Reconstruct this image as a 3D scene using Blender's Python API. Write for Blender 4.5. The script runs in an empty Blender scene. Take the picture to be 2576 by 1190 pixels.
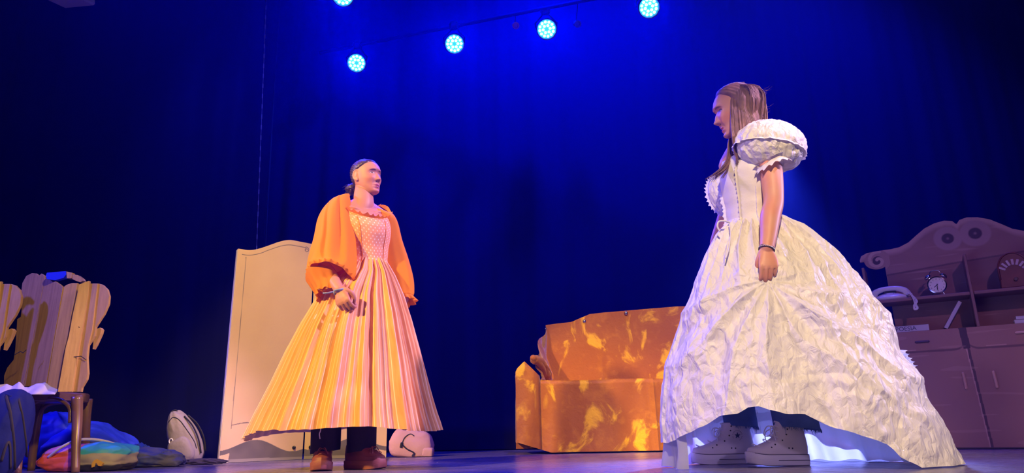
import bpy, math, random
import numpy as np
from mathutils import Vector, Matrix, noise
random.seed(7)
SC = bpy.context.scene
COL = SC.collection
PI = math.pi
# ---------------------------------------------------------------- camera
FPX, PITCH, ROLL, HC = 1755.0, math.radians(15.7), math.radians(1.1), 0.16
CAM = Vector((0, 0, HC))
FW = Vector((0, math.cos(PITCH), math.sin(PITCH)))
R0 = Vector((1, 0, 0)); U0 = R0.cross(FW)
RT = R0*math.cos(ROLL) - U0*math.sin(ROLL)
UP = U0*math.cos(ROLL) + R0*math.sin(ROLL)
cd = bpy.data.cameras.new('camera'); cam = bpy.data.objects.new('camera', cd); COL.objects.link(cam)
cd.sensor_width = 36; cd.lens = 36*FPX/2576; cd.clip_start = .05; cd.clip_end = 60
m = Matrix((RT, UP, -FW)).transposed().to_4x4(); m.translation = CAM
cam.matrix_world = m; SC.camera = cam
def at(px, py, Y):
    "point of the stage at depth Y seen at a given spot of the photograph (used to read off real positions)"
    d = FW + RT*((px-1288)/FPX) - UP*((py-595)/FPX)
    return CAM + d*(Y/d.y)
# ---------------------------------------------------------------- world and exposure
w = bpy.data.worlds.new('World'); SC.world = w; w.use_nodes = True
w.node_tree.nodes['Background'].inputs[0].default_value = (.02, .02, 1, 1)
w.node_tree.nodes['Background'].inputs[1].default_value = .03
# thin stage haze fills the whole hall
vs_ = w.node_tree.nodes.new('ShaderNodeVolumeScatter'); vs_.inputs['Color'].default_value = (.05, .10, 1, 1); vs_.inputs['Density'].default_value = .0055; vs_.inputs['Anisotropy'].default_value = .72
w.node_tree.links.new(vs_.outputs[0], w.node_tree.nodes['World Output'].inputs['Volume'])
SC.view_settings.view_transform = 'Standard'; SC.view_settings.look = 'None'
SC.view_settings.gamma = 1; SC.view_settings.use_curve_mapping = False
SC.view_settings.exposure = 0.0
try:
    SC.cycles.volume_bounces = 1; SC.cycles.max_bounces = 8; SC.cycles.sample_clamp_indirect = 4
except Exception: pass
# ---------------------------------------------------------------- stage lights in the house (front of house and wings), and an added low fill
def spot(name, loc, target, color, power, angle=60, blend=.5, size=.12):
    l = bpy.data.lights.new(name, 'SPOT'); o = bpy.data.objects.new(name, l); COL.objects.link(o)
    l.color = color; l.energy = power; l.spot_size = math.radians(angle); l.spot_blend = blend; l.shadow_soft_size = size
    o.location = loc; o.rotation_euler = (Vector(target)-Vector(loc)).to_track_quat('-Z', 'Y').to_euler()
    return o
AMBER = (1, .62, .08); LAV = (.62, .42, 1.0); BLUE = (.0, .012, 1.0)
spot('front_amber_left', (-4.6, -1.0, 3.9), (-.85, 3.8, .75), AMBER, 2900, 20, .5)
spot('over_amber_screen', (-.5, .5, 5.0), (-1.75, 5.0, .95), (1, .66, .12), 1700, 19, .8)
spot('over_amber_sofa', (.9, .8, 5.2), (1.05, 5.6, .62), (1, .60, .08), 1700, 20, .6)
spot('front_amber_chairs', (1.2, -.6, 3.2), (-2.45, 3.9, .55), (1, .66, .08), 1000, 17, .6)
spot('wing_blue_left', (-5.8, 1.6, 3.0), (-2.5, 4.1, .5), (.07, .05, 1), 1200, 30, .7)
spot('front_amber_gown', (.1, -2.6, 4.3), (1.25, 3.1, .55), (1, .72, .38), 2050, 19, .6)
spot('front_violet_right', (1.6, -2.8, 4.2), (3.1, 4.75, .35), (.62, .28, .70), 560, 22, 1)
spot('wing_lavender_right', (5.8, 1.2, 5.5), (-.7, 3.55, .80), (.86, .50, 1), 3900, 15, .5)
spot('wing_lavender_gown', (5.6, 3.3, 2.4), (1.4, 3.15, .8), (.66, .50, 1), 800, 22, .6)
spot('back_low_gown', (2.4, 5.9, 2.6), (1.2, 3.5, .15), (.26, .32, 1), 2700, 28, .6)
spot('wing_lavender_left', (-5.4, 2.6, 3.0), (1.0, 3.25, .8), (.66, .46, 1), 900, 20, .6)
spot('back_blue_right', (2.35, 5.6, 4.8), (1.2, 3.2, .7), (.25, .22, 1), 350, 60, .6)
spot('back_blue_left', (-3.4, 5.2, 4.9), (-1.8, 4.0, .3), (.02, .03, 1), 420, 70, .6)
spot('front_lavender_fill', (.6, -3.2, 2.9), (.3, 4.2, .6), (.50, .36, 1), 80, 56, .6)
spot('over_blue_dresser', (2.3, 3.9, 5.6), (3.15, 4.8, 1.3), (.14, .10, 1), 300, 30, .8)
spot('low_fill_lavender', (1.9, -1.6, .95), (1.3, 3.2, .15), (.60, .44, 1), 130, 20, .8)
spot('curtain_wash', (.6, 5.2, 5.3), (.4, 6.9, 3.4), BLUE, 1050, 125, 1)
spot('curtain_wash_right', (3.4, 4.9, 5.4), (3.2, 6.9, 3.2), BLUE, 620, 100, 1)
# ================================================================ helpers
def tag(o, label=None, cat=None, group=None, kind=None):
    if label: o['label'] = label
    if cat: o['category'] = cat
    if group: o['group'] = group
    if kind: o['kind'] = kind
    return o
def empty(name, loc, label=None, cat=None, group=None, rot=(0, 0, 0)):
    o = bpy.data.objects.new(name, None); COL.objects.link(o); o.location = loc; o.rotation_euler = rot
    o.empty_display_size = .1
    bpy.context.view_layer.update()
    return tag(o, label, cat, group)
def adopt(c, p):
    if p is not None:
        c.parent = p
        bpy.context.view_layer.update()
        c.matrix_parent_inverse = p.matrix_world.inverted()
    return c
class MB:
    "collects shapes into one mesh"
    def __init__(s): s.v = []; s.f = []; s.uv = []; s.mi = []; s.cur = 0
    def add(s, vs, fs, uvs=None):
        b = len(s.v); s.v += [tuple(v) for v in vs]
        for i, f in enumerate(fs):
            s.f.append([b+k for k in f]); s.mi.append(s.cur)
            s.uv += (uvs[i] if uvs else [(0, 0)]*len(f))
        return s
    def box(s, c, d, R=None, bev=0):
        "c centre, d full sizes, R 3x3; chamfered when bev>0"
        hx, hy, hz = d[0]/2, d[1]/2, d[2]/2
        if bev <= 0:
            P = [(x*hx, y*hy, z*hz) for z in (-1, 1) for y in (-1, 1) for x in (-1, 1)]
            F = [(0, 2, 3, 1), (4, 5, 7, 6), (0, 1, 5, 4), (2, 6, 7, 3), (0, 4, 6, 2), (1, 3, 7, 5)]
        else:
            b = min(bev, hx*.95, hy*.95, hz*.95)
            P = []; idx = {}
            for sx in (-1, 1):
                for sy in (-1, 1):
                    for sz in (-1, 1):
                        for ax in range(3):
                            q = [sx*(hx-b), sy*(hy-b), sz*(hz-b)]; q[ax] = (sx*hx, sy*hy, sz*hz)[ax]
                            idx[(sx, sy, sz, ax)] = len(P); P.append(tuple(q))
            F = []
            for ax in range(3):
                o1, o2 = [(1, 2), (2, 0), (0, 1)][ax]
                for sg in (-1, 1):
                    cyc = []
                    for a, bb in ((-1, -1), (1, -1), (1, 1), (-1, 1)):
                        k = [0, 0, 0]; k[ax] = sg; k[o1] = a; k[o2] = bb; cyc.append(idx[(*k, ax)])
                    F.append(cyc if sg > 0 else cyc[::-1])
            for ax in range(3):
                o1, o2 = [(1, 2), (2, 0), (0, 1)][ax]
                for a in (-1, 1):
                    for bb in (-1, 1):
                        def K(sg, w_):
                            k = [0, 0, 0]; k[ax] = sg; k[o1] = a; k[o2] = bb; return idx[(*k, w_)]
                        F.append([K(-1, o1), K(1, o1), K(1, o2), K(-1, o2)][::(1 if a*bb > 0 else -1)])
            for sx in (-1, 1):
                for sy in (-1, 1):
                    for sz in (-1, 1):
                        F.append([idx[(sx, sy, sz, k)] for k in range(3)][::(1 if sx*sy*sz > 0 else -1)])
        c = Vector(c)
        P = [((R @ Vector(p)) if R is not None else Vector(p)) + c for p in P]
        return s.add(P, F)
    def grid(s, rows, closed_u=False, cap0=False, cap1=False, flip=False, uv=None):
        "rows of equally long point lists"
        n = len(rows[0]); mrows = len(rows); V = [p for r in rows for p in r]; F = []; UV = []
        nu = n if closed_u else n-1
        for j in range(mrows-1):
            for i in range(nu):
                i2 = (i+1) % n
                f = [j*n+i, j*n+i2, (j+1)*n+i2, (j+1)*n+i]
                u = [(i/nu, j/(mrows-1)), ((i+1)/nu, j/(mrows-1)), ((i+1)/nu, (j+1)/(mrows-1)), (i/nu, (j+1)/(mrows-1))]
                if flip: f.reverse(); u.reverse()
                F.append(f); UV.append(u)
        if cap0: f = list(range(n))[::-1]; f = f[::-1] if flip else f; F.append(f); UV.append([(0, 0)]*n)
        if cap1: f = [(mrows-1)*n+k for k in range(n)]; f = f[::-1] if flip else f; F.append(f); UV.append([(0, 0)]*n)
        return s.add(V, F, UV)
    def tube(s, pts, r, n=10, caps=True, flat=1.0, up=None, round_ends=False):
        "tube along pts, r number or list; flat squashes along the normal"
        P = [Vector(p) for p in pts]; R = r if hasattr(r, '__len__') else [r]*len(P); R = list(R)
        if round_ends:
            for e in (0, -1):
                a, b = (P[0], P[1]) if e == 0 else (P[-1], P[-2])
                d = (a-b).normalized(); rr = R[e]; ex = [(a + d*rr*math.sin(t), rr*math.cos(t)) for t in (.5, 1.0, 1.45)]
                if e == 0:
                    for q, k in ex: P.insert(0, q); R.insert(0, k)
                else:
                    for q, k in ex: P.append(q); R.append(k)
        rows = []; nrm = Vector(up) if up is not None else None
        for i, p in enumerate(P):
            t = (P[min(i+1, len(P)-1)] - P[max(i-1, 0)])
            if t.length < 1e-9: t = Vector((0, 0, 1))
            t.normalize()
            if nrm is None: nrm = t.orthogonal()
            nrm = (nrm - t*nrm.dot(t))
            if nrm.length < 1e-6: nrm = t.orthogonal()
            nrm.normalize(); b = t.cross(nrm)
            rows.append([p + (nrm*math.cos(a)*R[i]*flat + b*math.sin(a)*R[i]) for a in [2*PI*k/n for k in range(n)]])
        return s.grid(rows, True, caps, caps)
    def lathe(s, prof, c=(0, 0, 0), axis=(0, 0, 1), n=24, caps=True):
        "prof list of (radius, height) along axis"
        q = Vector((0, 0, 1)).rotation_difference(Vector(axis).normalized()).to_matrix(); c = Vector(c)
        rows = [[c + q @ Vector((r*math.cos(2*PI*k/n), r*math.sin(2*PI*k/n), h)) for k in range(n)] for r, h in prof]
        return s.grid(rows, True, caps, caps)
    def ball(s, c, r, n=16, m_=10, R=None):
        r = r if hasattr(r, '__len__') else (r, r, r); c = Vector(c); rows = []
        for j in range(m_+1):
            t = PI*j/m_; t = min(max(t, .02), PI-.02)
            row = []
            for k in range(n):
                a = 2*PI*k/n; p = Vector((r[0]*math.sin(t)*math.cos(a), r[1]*math.sin(t)*math.sin(a), -r[2]*math.cos(t)))
                row.append(c + ((R @ p) if R is not None else p))
            rows.append(row)
        return s.grid(rows, True, True, True)
    def prism(s, out, a, b):
        "outline (list of 3d points) swept from +a to +b (vectors)"
        n = len(out); a = Vector(a); b = Vector(b)
        V = [Vector(p)+a for p in out] + [Vector(p)+b for p in out]
        F = [list(range(n))[::-1], list(range(n, 2*n))] + [[i, (i+1) % n, n+(i+1) % n, n+i] for i in range(n)]
        return s.add(V, F)
    def build(s, name, mat, parent=None, smooth=False, angle=None, mods=()):
        me = bpy.data.meshes.new(name); me.from_pydata(s.v, [], s.f)
        if any(u != (0, 0) for u in s.uv[:40]) or len(s.uv) > 40:
            l = me.uv_layers.new(name='UVMap'); l.data.foreach_set('uv', [x for u in s.uv for x in u])
        mats = mat if isinstance(mat, (list, tuple)) else [mat]
        for k in mats: me.materials.append(k)
        if len(mats) > 1: me.polygons.foreach_set('material_index', s.mi)
        me.update()
        import bmesh as _b
        b = _b.new(); b.from_mesh(me); _b.ops.remove_doubles(b, verts=b.verts, dist=1e-6); _b.ops.recalc_face_normals(b, faces=b.faces); b.to_mesh(me); b.free()
        if smooth or angle: me.polygons.foreach_set('use_smooth', [True]*len(me.polygons))
        if angle: me.set_sharp_from_angle(angle=math.radians(angle))
        o = bpy.data.objects.new(name, me); COL.objects.link(o)
        return adopt(o, parent)
# ---------------------------------------------------------------- materials
def mat(name, color, rough=.6, metal=0, bump=None, var=None, sheen=0, trans=0, spec=.5, emit=None, coat=0):
    m = bpy.data.materials.new(name); m.use_nodes = True; nt = m.node_tree; N = nt.nodes; L = nt.links
    b = N['Principled BSDF']; b.inputs['Base Color'].default_value = (*color, 1)
    b.inputs['Roughness'].default_value = rough; b.inputs['Metallic'].default_value = metal
    b.inputs['Specular IOR Level'].default_value = spec
    if sheen: b.inputs['Sheen Weight'].default_value = sheen; b.inputs['Sheen Roughness'].default_value = .4
    if coat: b.inputs['Coat Weight'].default_value = coat; b.inputs['Coat Roughness'].default_value = .15
    if emit: b.inputs['Emission Color'].default_value = (*emit[0], 1); b.inputs['Emission Strength'].default_value = emit[1]
    tc = N.new('ShaderNodeTexCoord')
    if var:
        nz = N.new('ShaderNodeTexNoise'); nz.inputs['Scale'].default_value = var[0]; nz.inputs['Detail'].default_value = 4
        L.new(tc.outputs['Object'], nz.inputs['Vector'])
        mx = N.new('ShaderNodeMix'); mx.data_type = 'RGBA'
        rp = N.new('ShaderNodeValToRGB'); rp.color_ramp.elements[0].position = .35; rp.color_ramp.elements[1].position = .65
        L.new(nz.outputs['Fac'], rp.inputs['Fac']); L.new(rp.outputs['Color'], mx.inputs[0])
        mx.inputs[6].default_value = (*color, 1); mx.inputs[7].default_value = (*var[1], 1)
        L.new(mx.outputs[2], b.inputs['Base Color'])
    if bump:
        nz = N.new('ShaderNodeTexNoise'); nz.inputs['Scale'].default_value = bump[0]; nz.inputs['Detail'].default_value = 5
        L.new(tc.outputs['Object'], nz.inputs['Vector'])
        bp = N.new('ShaderNodeBump'); bp.inputs['Strength'].default_value = bump[1]; bp.inputs['Distance'].default_value = bump[2] if len(bump) > 2 else .01
        L.new(nz.outputs['Fac'], bp.inputs['Height']); L.new(bp.outputs['Normal'], b.inputs['Normal'])
    if trans:
        t = N.new('ShaderNodeBsdfTranslucent'); t.inputs['Color'].default_value = (*color, 1)
        ms = N.new('ShaderNodeMixShader'); ms.inputs[0].default_value = trans
        L.new(b.outputs[0], ms.inputs[1]); L.new(t.outputs[0], ms.inputs[2])
        L.new(ms.outputs[0], N['Material Output'].inputs['Surface'])
        if bump: L.new(bp.outputs['Normal'], t.inputs['Normal'])
    return m
def nodes(m): return m.node_tree.nodes, m.node_tree.links, m.node_tree.nodes['Principled BSDF']
def math_node(N, L, op, a, b=None, c=None):
    n = N.new('ShaderNodeMath'); n.operation = op
    for i, x in enumerate((a, b, c)):
        if x is None: continue
        if hasattr(x, 'is_linked') or hasattr(x, 'links'): L.new(x, n.inputs[i])
        else: n.inputs[i].default_value = x
    return n.outputs[0]
def mix_col(N, L, fac, a, b):
    n = N.new('ShaderNodeMix'); n.data_type = 'RGBA'
    if hasattr(fac, 'links'): L.new(fac, n.inputs[0])
    else: n.inputs[0].default_value = fac
    for i, x in ((6, a), (7, b)):
        if hasattr(x, 'links'): L.new(x, n.inputs[i])
        else: n.inputs[i].default_value = (*x, 1)
    return n.outputs[2]
def sstep(N, L, x, a, b):
    n = N.new('ShaderNodeMapRange'); n.interpolation_type = 'SMOOTHSTEP'
    L.new(x, n.inputs[0]); n.inputs[1].default_value = a; n.inputs[2].default_value = b
    return n.outputs[0]
def catmull(pts, n=8):
    "smooth curve through points (tuples of any length)"
    P = [np.array(p, float) for p in pts]; P = [2*P[0]-P[1]] + P + [2*P[-1]-P[-2]]; out = []
    for i in range(1, len(P)-2):
        for k in range(n):
            t = k/n; a, b, c, d = P[i-1:i+3]
            out.append(.5*((2*b)+(-a+c)*t+(2*a-5*b+4*c-d)*t*t+(-a+3*b-3*c+d)*t**3))
    out.append(P[-2]); return out
def lerp_tab(tab, x):
    xs = [t[0] for t in tab]
    return [float(np.interp(x, xs, [t[i] for t in tab])) for i in range(1, len(tab[0]))]
def nz(x, y, z, s=1.0): return noise.noise(Vector((x*s, y*s, z*s)))
# ================================================================ the stage
m_floor = mat('stage_floor_vinyl', (.15, .13, .22), .28, bump=(9, .25, .01), var=(3, (.19, .17, .27)), spec=.6)
N, L, B = nodes(m_floor)
tc = N.new('ShaderNodeTexCoord'); mp = N.new('ShaderNodeMapping'); mp.inputs['Scale'].default_value = (1.2, 14, 1); mp.inputs['Rotation'].default_value = (0, 0, .12)
L.new(tc.outputs['Object'], mp.inputs['Vector'])
sc_ = N.new('ShaderNodeTexNoise'); sc_.inputs['Scale'].default_value = 6; sc_.inputs['Detail'].default_value = 6; L.new(mp.outputs[0], sc_.inputs['Vector'])
mr = N.new('ShaderNodeMapRange'); mr.inputs[1].default_value = .3; mr.inputs[2].default_value = .7; mr.inputs[3].default_value = .16; mr.inputs[4].default_value = .36
L.new(sc_.outputs['Fac'], mr.inputs[0]); L.new(mr.outputs[0], B.inputs['Roughness'])
MB().box((0, 4.0, -.06), (13.4, 6.8, .12)).build('floor', m_floor)['kind'] = 'structure'
m_velour = mat('black_velour', (.006, .007, .075), .95, bump=(180, .2, .002), spec=.1, sheen=.15)
m_wall = mat('black_painted_wall', (.01, .01, .012), .9)
MB().box((0, 7.3, 3.0), (13.4, .1, 6.1)).build('wall_back', m_wall)['kind'] = 'structure'
MB().box((-6.65, 4.0, 3.0), (.1, 6.7, 6.1)).build('wall_left', m_wall)['kind'] = 'structure'
MB().box((6.65, 4.0, 3.0), (.1, 6.7, 6.1)).build('wall_right', m_wall)['kind'] = 'structure'
MB().box((0, 4.0, 6.1), (13.4, 6.8, .1)).build('ceiling', m_wall)['kind'] = 'structure'
def drape(name, x0, x1, Y, z1, label, slope=0, amp=.05, per=.34, seed=0, xtop=0):
    n = int((x1-x0)/.012); rows = []
    ph = [seed + 2*PI*k for k in (0.1, .37, .71)]
    for j in range(26):
        z = .012 + (z1-.012)*j/25; row = []
        for i in range(n+1):
            x = x0 + (x1-x0)*i/n
            q = x + .15*nz(x*.9, seed, .3) + .01*math.sin(z*1.3+x*3)
            a = amp*(.75+.5*nz(x*.7, seed, z*.15))
            y = Y + slope*(x-x0) + a*(math.sin(2*PI*q/per+ph[0]) + .4*math.sin(2*PI*q/(per*.47)+ph[1]))*.7
            row.append((x + xtop*z*(x-x0)/(x1-x0), y, z))
        rows.append(row)
    o = MB().grid(rows).build(name, m_velour, smooth=True)
    s = o.modifiers.new('thick', 'SOLIDIFY'); s.thickness = .004
    return tag(o, label, 'curtain')
drape('backdrop_curtain', -6.4, 6.4, 6.95, 5.9, 'wide black velour backdrop curtain closing off the back of the stage', amp=.032, per=.42)
XE0, XE1 = at(664, 610, 5.75), at(703, 20, 5.75); sl_ = (XE1.x-XE0.x)/(XE1.z-XE0.z)
drape('side_curtain', -6.3, XE0.x-XE0.z*sl_, 5.75, 5.9, 'dark side curtain hanging left of the folding screen, its edge catching light', amp=.03, per=.5, seed=3, xtop=sl_)
m_cable = mat('cable_black', (.05, .05, .07), .5)
for k, (a, b, lab) in enumerate([((645, 640, 5.6), (672, -60, 5.6), 'thin dashed cable hanging down beside the side curtain edge'), ((668, 610, 6.6), (705, -60, 6.6), 'fainter thin cable just right of the hanging dashed cable')]):
    A, Bp = at(*a), at(*b); A = Vector((A.x, A.y, .0)) if k == 9 else A
    d = (A-Bp); A2 = Bp + d*((Bp.z-.0)/(Bp.z-A.z)); T2 = Bp + (Bp-A)*((5.98-Bp.z)/(Bp.z-A.z))
    if k == 0:
        mb = MB(); n = 120
        mb.tube([T2, A2], .0025, 6)
        for i in range(n):
            if i % 2 == 0: mb.tube([T2.lerp(A2, i/n), T2.lerp(A2, (i+.8)/n)], .005, 6)
    else: mb = MB().tube([T2, A2], .007, 6)
    tag(mb.build('hanging_cable', mat('pale_cord', (.5, .5, .55), .5) if k == 0 else m_cable), lab, 'cable')
# ---------------------------------------------------------------- blue LED cans on their pipes
m_can = mat('can_black_metal', (.03, .03, .035), .35, metal=.6)
m_lens = mat('can_reflector', (.1, .45, .8), .3, metal=.3, emit=((.0, .22, 1), .9))
m_led = mat('led_glow', (1, 1, 1), .3, emit=((.42, 1, .95), 9))
def led_can(px, py, Y, aim, label, pipe_z):
    c = at(px, py, Y); d = (Vector(aim)-c).normalized()
    root = empty('led_stage_light', c, label, 'stage light', 'blue LED cans above the stage')
    r = .088
    MB().lathe([(.03, -.20), (.065, -.19), (.078, -.12), (r, -.05), (r+.012, .0), (r+.014, .035), (r+.004, .037), (r-.002, .002)], c, d, 28, True).build('housing', m_can, root, angle=35)
    ln = MB().lathe([(.001, .012), (r*.6, .012), (r, .012), (r, .004), (.001, .004)], c, d, 28).build('lens_plate', m_lens, root)
    q = Vector((0, 0, 1)).rotation_difference(d).to_matrix(); spots = []
    for n_, rr in ((6, .034), (12, .067)):
        for k in range(n_): spots.append((rr*math.cos(2*PI*k/n_+.2), rr*math.sin(2*PI*k/n_+.2)))
    first = None
    for x, y in spots:
        p = c + q @ Vector((x, y, .018))
        if first is None:
            first = MB().ball((0, 0, 0), (.0125, .0125, .009), 10, 6).build('led', m_led, smooth=True); o = first
        else: o = first.copy(); COL.objects.link(o)
        o.parent = ln; o.matrix_parent_inverse = Matrix.Identity(4); o.matrix_basis = Matrix.Translation(p) @ q.to_4x4()
    yk = MB(); ax = q @ Vector((1, 0, 0)); ax = Vector((1, 0, 0)); ax = (ax - d*ax.dot(d)).normalized(); e = c - d*.07
    top = Vector((e.x, e.y, pipe_z-.045))
    yk.tube([e+ax*.1, e+ax*.105+Vector((0, 0, .06)), top+ax*.03, top-ax*.03, e-ax*.105+Vector((0, 0, .06)), e-ax*.1], .008, 6)
    yk.build('yoke', m_can, root)
    MB().lathe([(.02, -.05), (.045, -.03), (.045, .03), (.02, .045)], (top.x, top.y, pipe_z), (1, 0, 0), 12).build('clamp', m_can, root, angle=40)
    s = spot('blue_can_beam', c + d*.06, c + d*2, BLUE, 430, 75, .9, .07)
    adopt(s, root)
    return c, e
ends = []
CANS = [((897, 158, 6.5), (-.4, 1.2, .3), 'lowest blue LED can light, above the woman in orange'),
        ((1143, 110, 6.16), (.1, .9, .3), 'blue LED can light second from the left in the slanting row'),
        ((1375, 73, 5.94), (.4, .9, .3), 'blue LED can light above the golden sofa, third in the row'),
        ((1632, 18, 5.6), (.9, .8, .3), 'largest and highest blue LED can light in the row, cut by the top edge'),
        ((863, -12, 5.4), (-.6, .8, .3), 'blue LED can light peeping in at the top edge, upper left')]
for (p, aim, lab) in CANS:
    ends.append(led_can(*p, aim, lab, at(*p).z+.24))
m_pipe = mat('pipe_dark_blue', (.008, .010, .07), .8, spec=.1)
A = ends[0][1]; Bq = ends[3][1]; za = at(*CANS[0][0]).z+.24; zb = at(*CANS[3][0]).z+.24
p0 = Vector((A.x, A.y, za)); p1 = Vector((Bq.x, Bq.y, zb)); dd = p1-p0
tag(MB().tube([p0-dd*.15, p0, p1, p1+dd*.9], .019, 12).build('lighting_pipe', m_pipe, smooth=True), 'dark lighting pipe that carries the slanting row of blue lights', 'lighting pipe')
q0 = ends[4][1]; zq = at(*CANS[4][0]).z+.24
tag(MB().tube([(q0.x-3, q0.y-.2, zq), (q0.x, q0.y, zq), (q0.x+4, q0.y+.1, zq)], .024, 12).build('lighting_pipe', m_pipe, smooth=True), 'dark lighting pipe running across the very top above the left blue light', 'lighting pipe')
# small dark fixtures glimpsed between the cans
for (px, py, Y, lab, colr) in [(1297, 64, 6.0, 'small purple unlit spotlight left of the third blue light', (.5, .12, .3)), (1452, 60, 6.0, 'small unlit spotlight right of the third blue light', (.08, .08, .3))]:
    c = at(px, py, Y); root = empty('theatre_spotlight', c, lab, 'stage light')
    d = Vector((.1, -1, -.7)).normalized()
    MB().lathe([(.012, -.1), (.028, -.08), (.03, .03), (.034, .032), (.034, .045), (.024, .045), (.02, .02)], c, d, 14).build('housing', mat('spot_paint', colr, .5), root, angle=40)  # each housing takes its own base colour
    pq = p0+dd*((c.x-p0.x)/dd.x); MB().tube([c-d*.03, c-d*.03+Vector((0, 0, .05)), pq], .005, 6).build('yoke', m_can, root)
# pale flood-light case at the top left edge
c = at(178, -8, 4.6); root = empty('floodlight', c, 'pale lavender floodlight case poking in at the top left corner', 'stage light')
Rz = Matrix.Rotation(-.12, 3, 'Z') @ Matrix.Rotation(.25, 3, 'X')
MB().box(c, (.26, .2, .09), Rz, .012).build('case', mat('case_pale', (.55, .5, .62), .5), root)
MB().tube([c+Rz @ Vector((-.14, 0, 0)), c+Vector((-.15, 0, .2)), c+Vector((.15, 0, .2)), c+Rz @ Vector((.14, 0, 0))], .008, 6).build('bracket', m_can, root)
MB().tube([c+Vector((0, 0, .2)), Vector((c.x, c.y, 6.05))], .012, 8).build('hanger', m_can, root)
# ================================================================ painted cut-out boards
def paint_mat(name, rough=.7, bump=None, spec=.3, sheen=0):
    m = mat(name, (1, 1, 1), rough, bump=bump, spec=spec, sheen=sheen); N, L, B = nodes(m)
    a = N.new('ShaderNodeVertexColor'); a.layer_name = 'paint'; L.new(a.outputs['Color'], B.inputs['Base Color'])
    return m
def board(name, O, ux, W, bot, top, th, paint, m, parent, nu=160, nv=300, edge=(.5, .42, .34), relief=None):
    "upright board: O origin, ux unit width direction, bot/top functions of u, thickness th to the back, painted by paint(u, z)"
    O = Vector(O); ux = Vector(ux).normalized(); n = Vector((-ux.y, ux.x, 0)); V = []; C = []; F = []
    for side in (0, 1):
        for j in range(nv+1):
            for i in range(nu+1):
                u = W*i/nu; z0 = bot(u); z1 = top(u); z = z0+(z1-z0)*j/nv
                p = O + ux*u + n*(th if side else (relief(u, z) if relief else 0)); V.append((p.x, p.y, z))
                C.append((*(paint(u, z) if side == 0 else edge), 1))
    K = (nu+1)*(nv+1); S = nu+1
    for j in range(nv):
        for i in range(nu):
            a = j*S+i; F.append((a, a+1, a+S+1, a+S)); F.append((K+a, K+a+S, K+a+S+1, K+a+1))
    for i in range(nu):
        F.append((i+1, i, K+i, K+i+1)); a = nv*S+i; F.append((a, a+1, K+a+1, K+a))
    for j in range(nv):
        a = j*S; F.append((a, a+S, K+a+S, K+a)); a += nu; F.append((a+S, a, K+a, K+a+S))
    me = bpy.data.meshes.new(name); me.from_pydata(V, [], F); me.materials.append(m)
    ca = me.color_attributes.new('paint', 'FLOAT_COLOR', 'POINT'); ca.data.foreach_set('color', [x for c in C for x in c])
    me.update(); o = bpy.data.objects.new(name, me); COL.objects.link(o); return adopt(o, parent)
def mixc(a, b, t): t = max(0, min(1, t)); return tuple(a[i]*(1-t)+b[i]*t for i in range(3))
def seg_dist(x, y, pts):
    d = 9
    for (a, b), (c, e) in zip(pts, pts[1:]):
        vx, vy = c-a, e-b; t = max(0, min(1, ((x-a)*vx+(y-b)*vy)/(vx*vx+vy*vy+1e-12))); d = min(d, math.hypot(x-a-t*vx, y-b-t*vy))
    return d
def spiral(cx, cz, r0, r1, a0, turns, n=26): return [(cx+(r0+(r1-r0)*k/n)*math.cos(a0+turns*2*PI*k/n), cz+(r0+(r1-r0)*k/n)*math.sin(a0+turns*2*PI*k/n)) for k in range(n+1)]
# ---------------------------------------------------------------- folding screen
m_screen = paint_mat('screen_paint', .75, bump=(60, .12, .003))
scr = empty('folding_screen', (-1.55, 5.25, 0), 'cream painted folding screen standing behind the woman in orange', 'folding screen')
def screen_panel(A, Bp, hA, hB, seed):
    A = Vector((*A, 0)); Bp = Vector((*Bp, 0)); W = (Bp-A).length; low, hi = min(hA, hB), max(hA, hB)
    asc = hB > hA
    def top(u):
        t = u/W if asc else 1-u/W
        s = max(0, min(1, (t-.08)/.62)); s = s*s*(3-2*s)
        return low + (hi-low)*s
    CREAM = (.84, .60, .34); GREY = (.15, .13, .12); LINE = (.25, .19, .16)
    def wave(u):
        t = u/W if asc else 1-u/W
        return .115 + .038*math.sin(t*7.0-1.3) - .02*t
    cx = W-.07 if asc else .07; sg = 1 if asc else -1
    sp = spiral(cx, top(cx)-.055, .005, .022, 0, 1.3*sg, 20)
    sp2 = spiral(cx, .245, .005, .024, 0, -1.4*sg, 20)
    lines = [sp, sp2]
    def paint(u, z):
        h = top(u); c = CREAM; t = u/W if asc else 1-u/W
        c = mixc(c, (.78, .54, .29), .5+.5*nz(u, z, seed, 7))
        wv = wave(u)
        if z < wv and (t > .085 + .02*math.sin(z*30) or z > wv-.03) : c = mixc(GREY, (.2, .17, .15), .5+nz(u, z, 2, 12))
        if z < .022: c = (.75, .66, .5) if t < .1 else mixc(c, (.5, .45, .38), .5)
        w_ = .0030+.0012*nz(u, z, 5, 6)
        if abs(t*W-.062) < w_ and z < h-.05 and z > .22: c = mixc(LINE, c, .25+.5*nz(u, z, 9, 9))
        if t*W > .03 and t*W < W-.075 and abs(z-(h-.038)) < w_: c = LINE
        lo = .235+.03*math.sin(t*6.1+.3)*(1 if t > .3 else t/.3)
        if t*W > .062 and t*W < W-.08 and abs(z-lo) < w_: c = LINE
        if abs(u-cx) < .04:
            for L_ in lines:
                if abs(z-L_[0][1]) < .05 and seg_dist(u, z, L_) < w_: c = LINE
        
        return c
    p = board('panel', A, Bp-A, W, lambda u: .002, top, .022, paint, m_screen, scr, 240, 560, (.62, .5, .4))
    return p
screen_panel((-1.975, 4.86), (-1.553, 5.30), 1.475, 1.615, 1)
screen_panel((-1.545, 5.31), (-.965, 5.42), 1.60, 1.43, 2)
m_dark = mat('dark_metal', (.03, .03, .035), .4, metal=.5)
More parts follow.
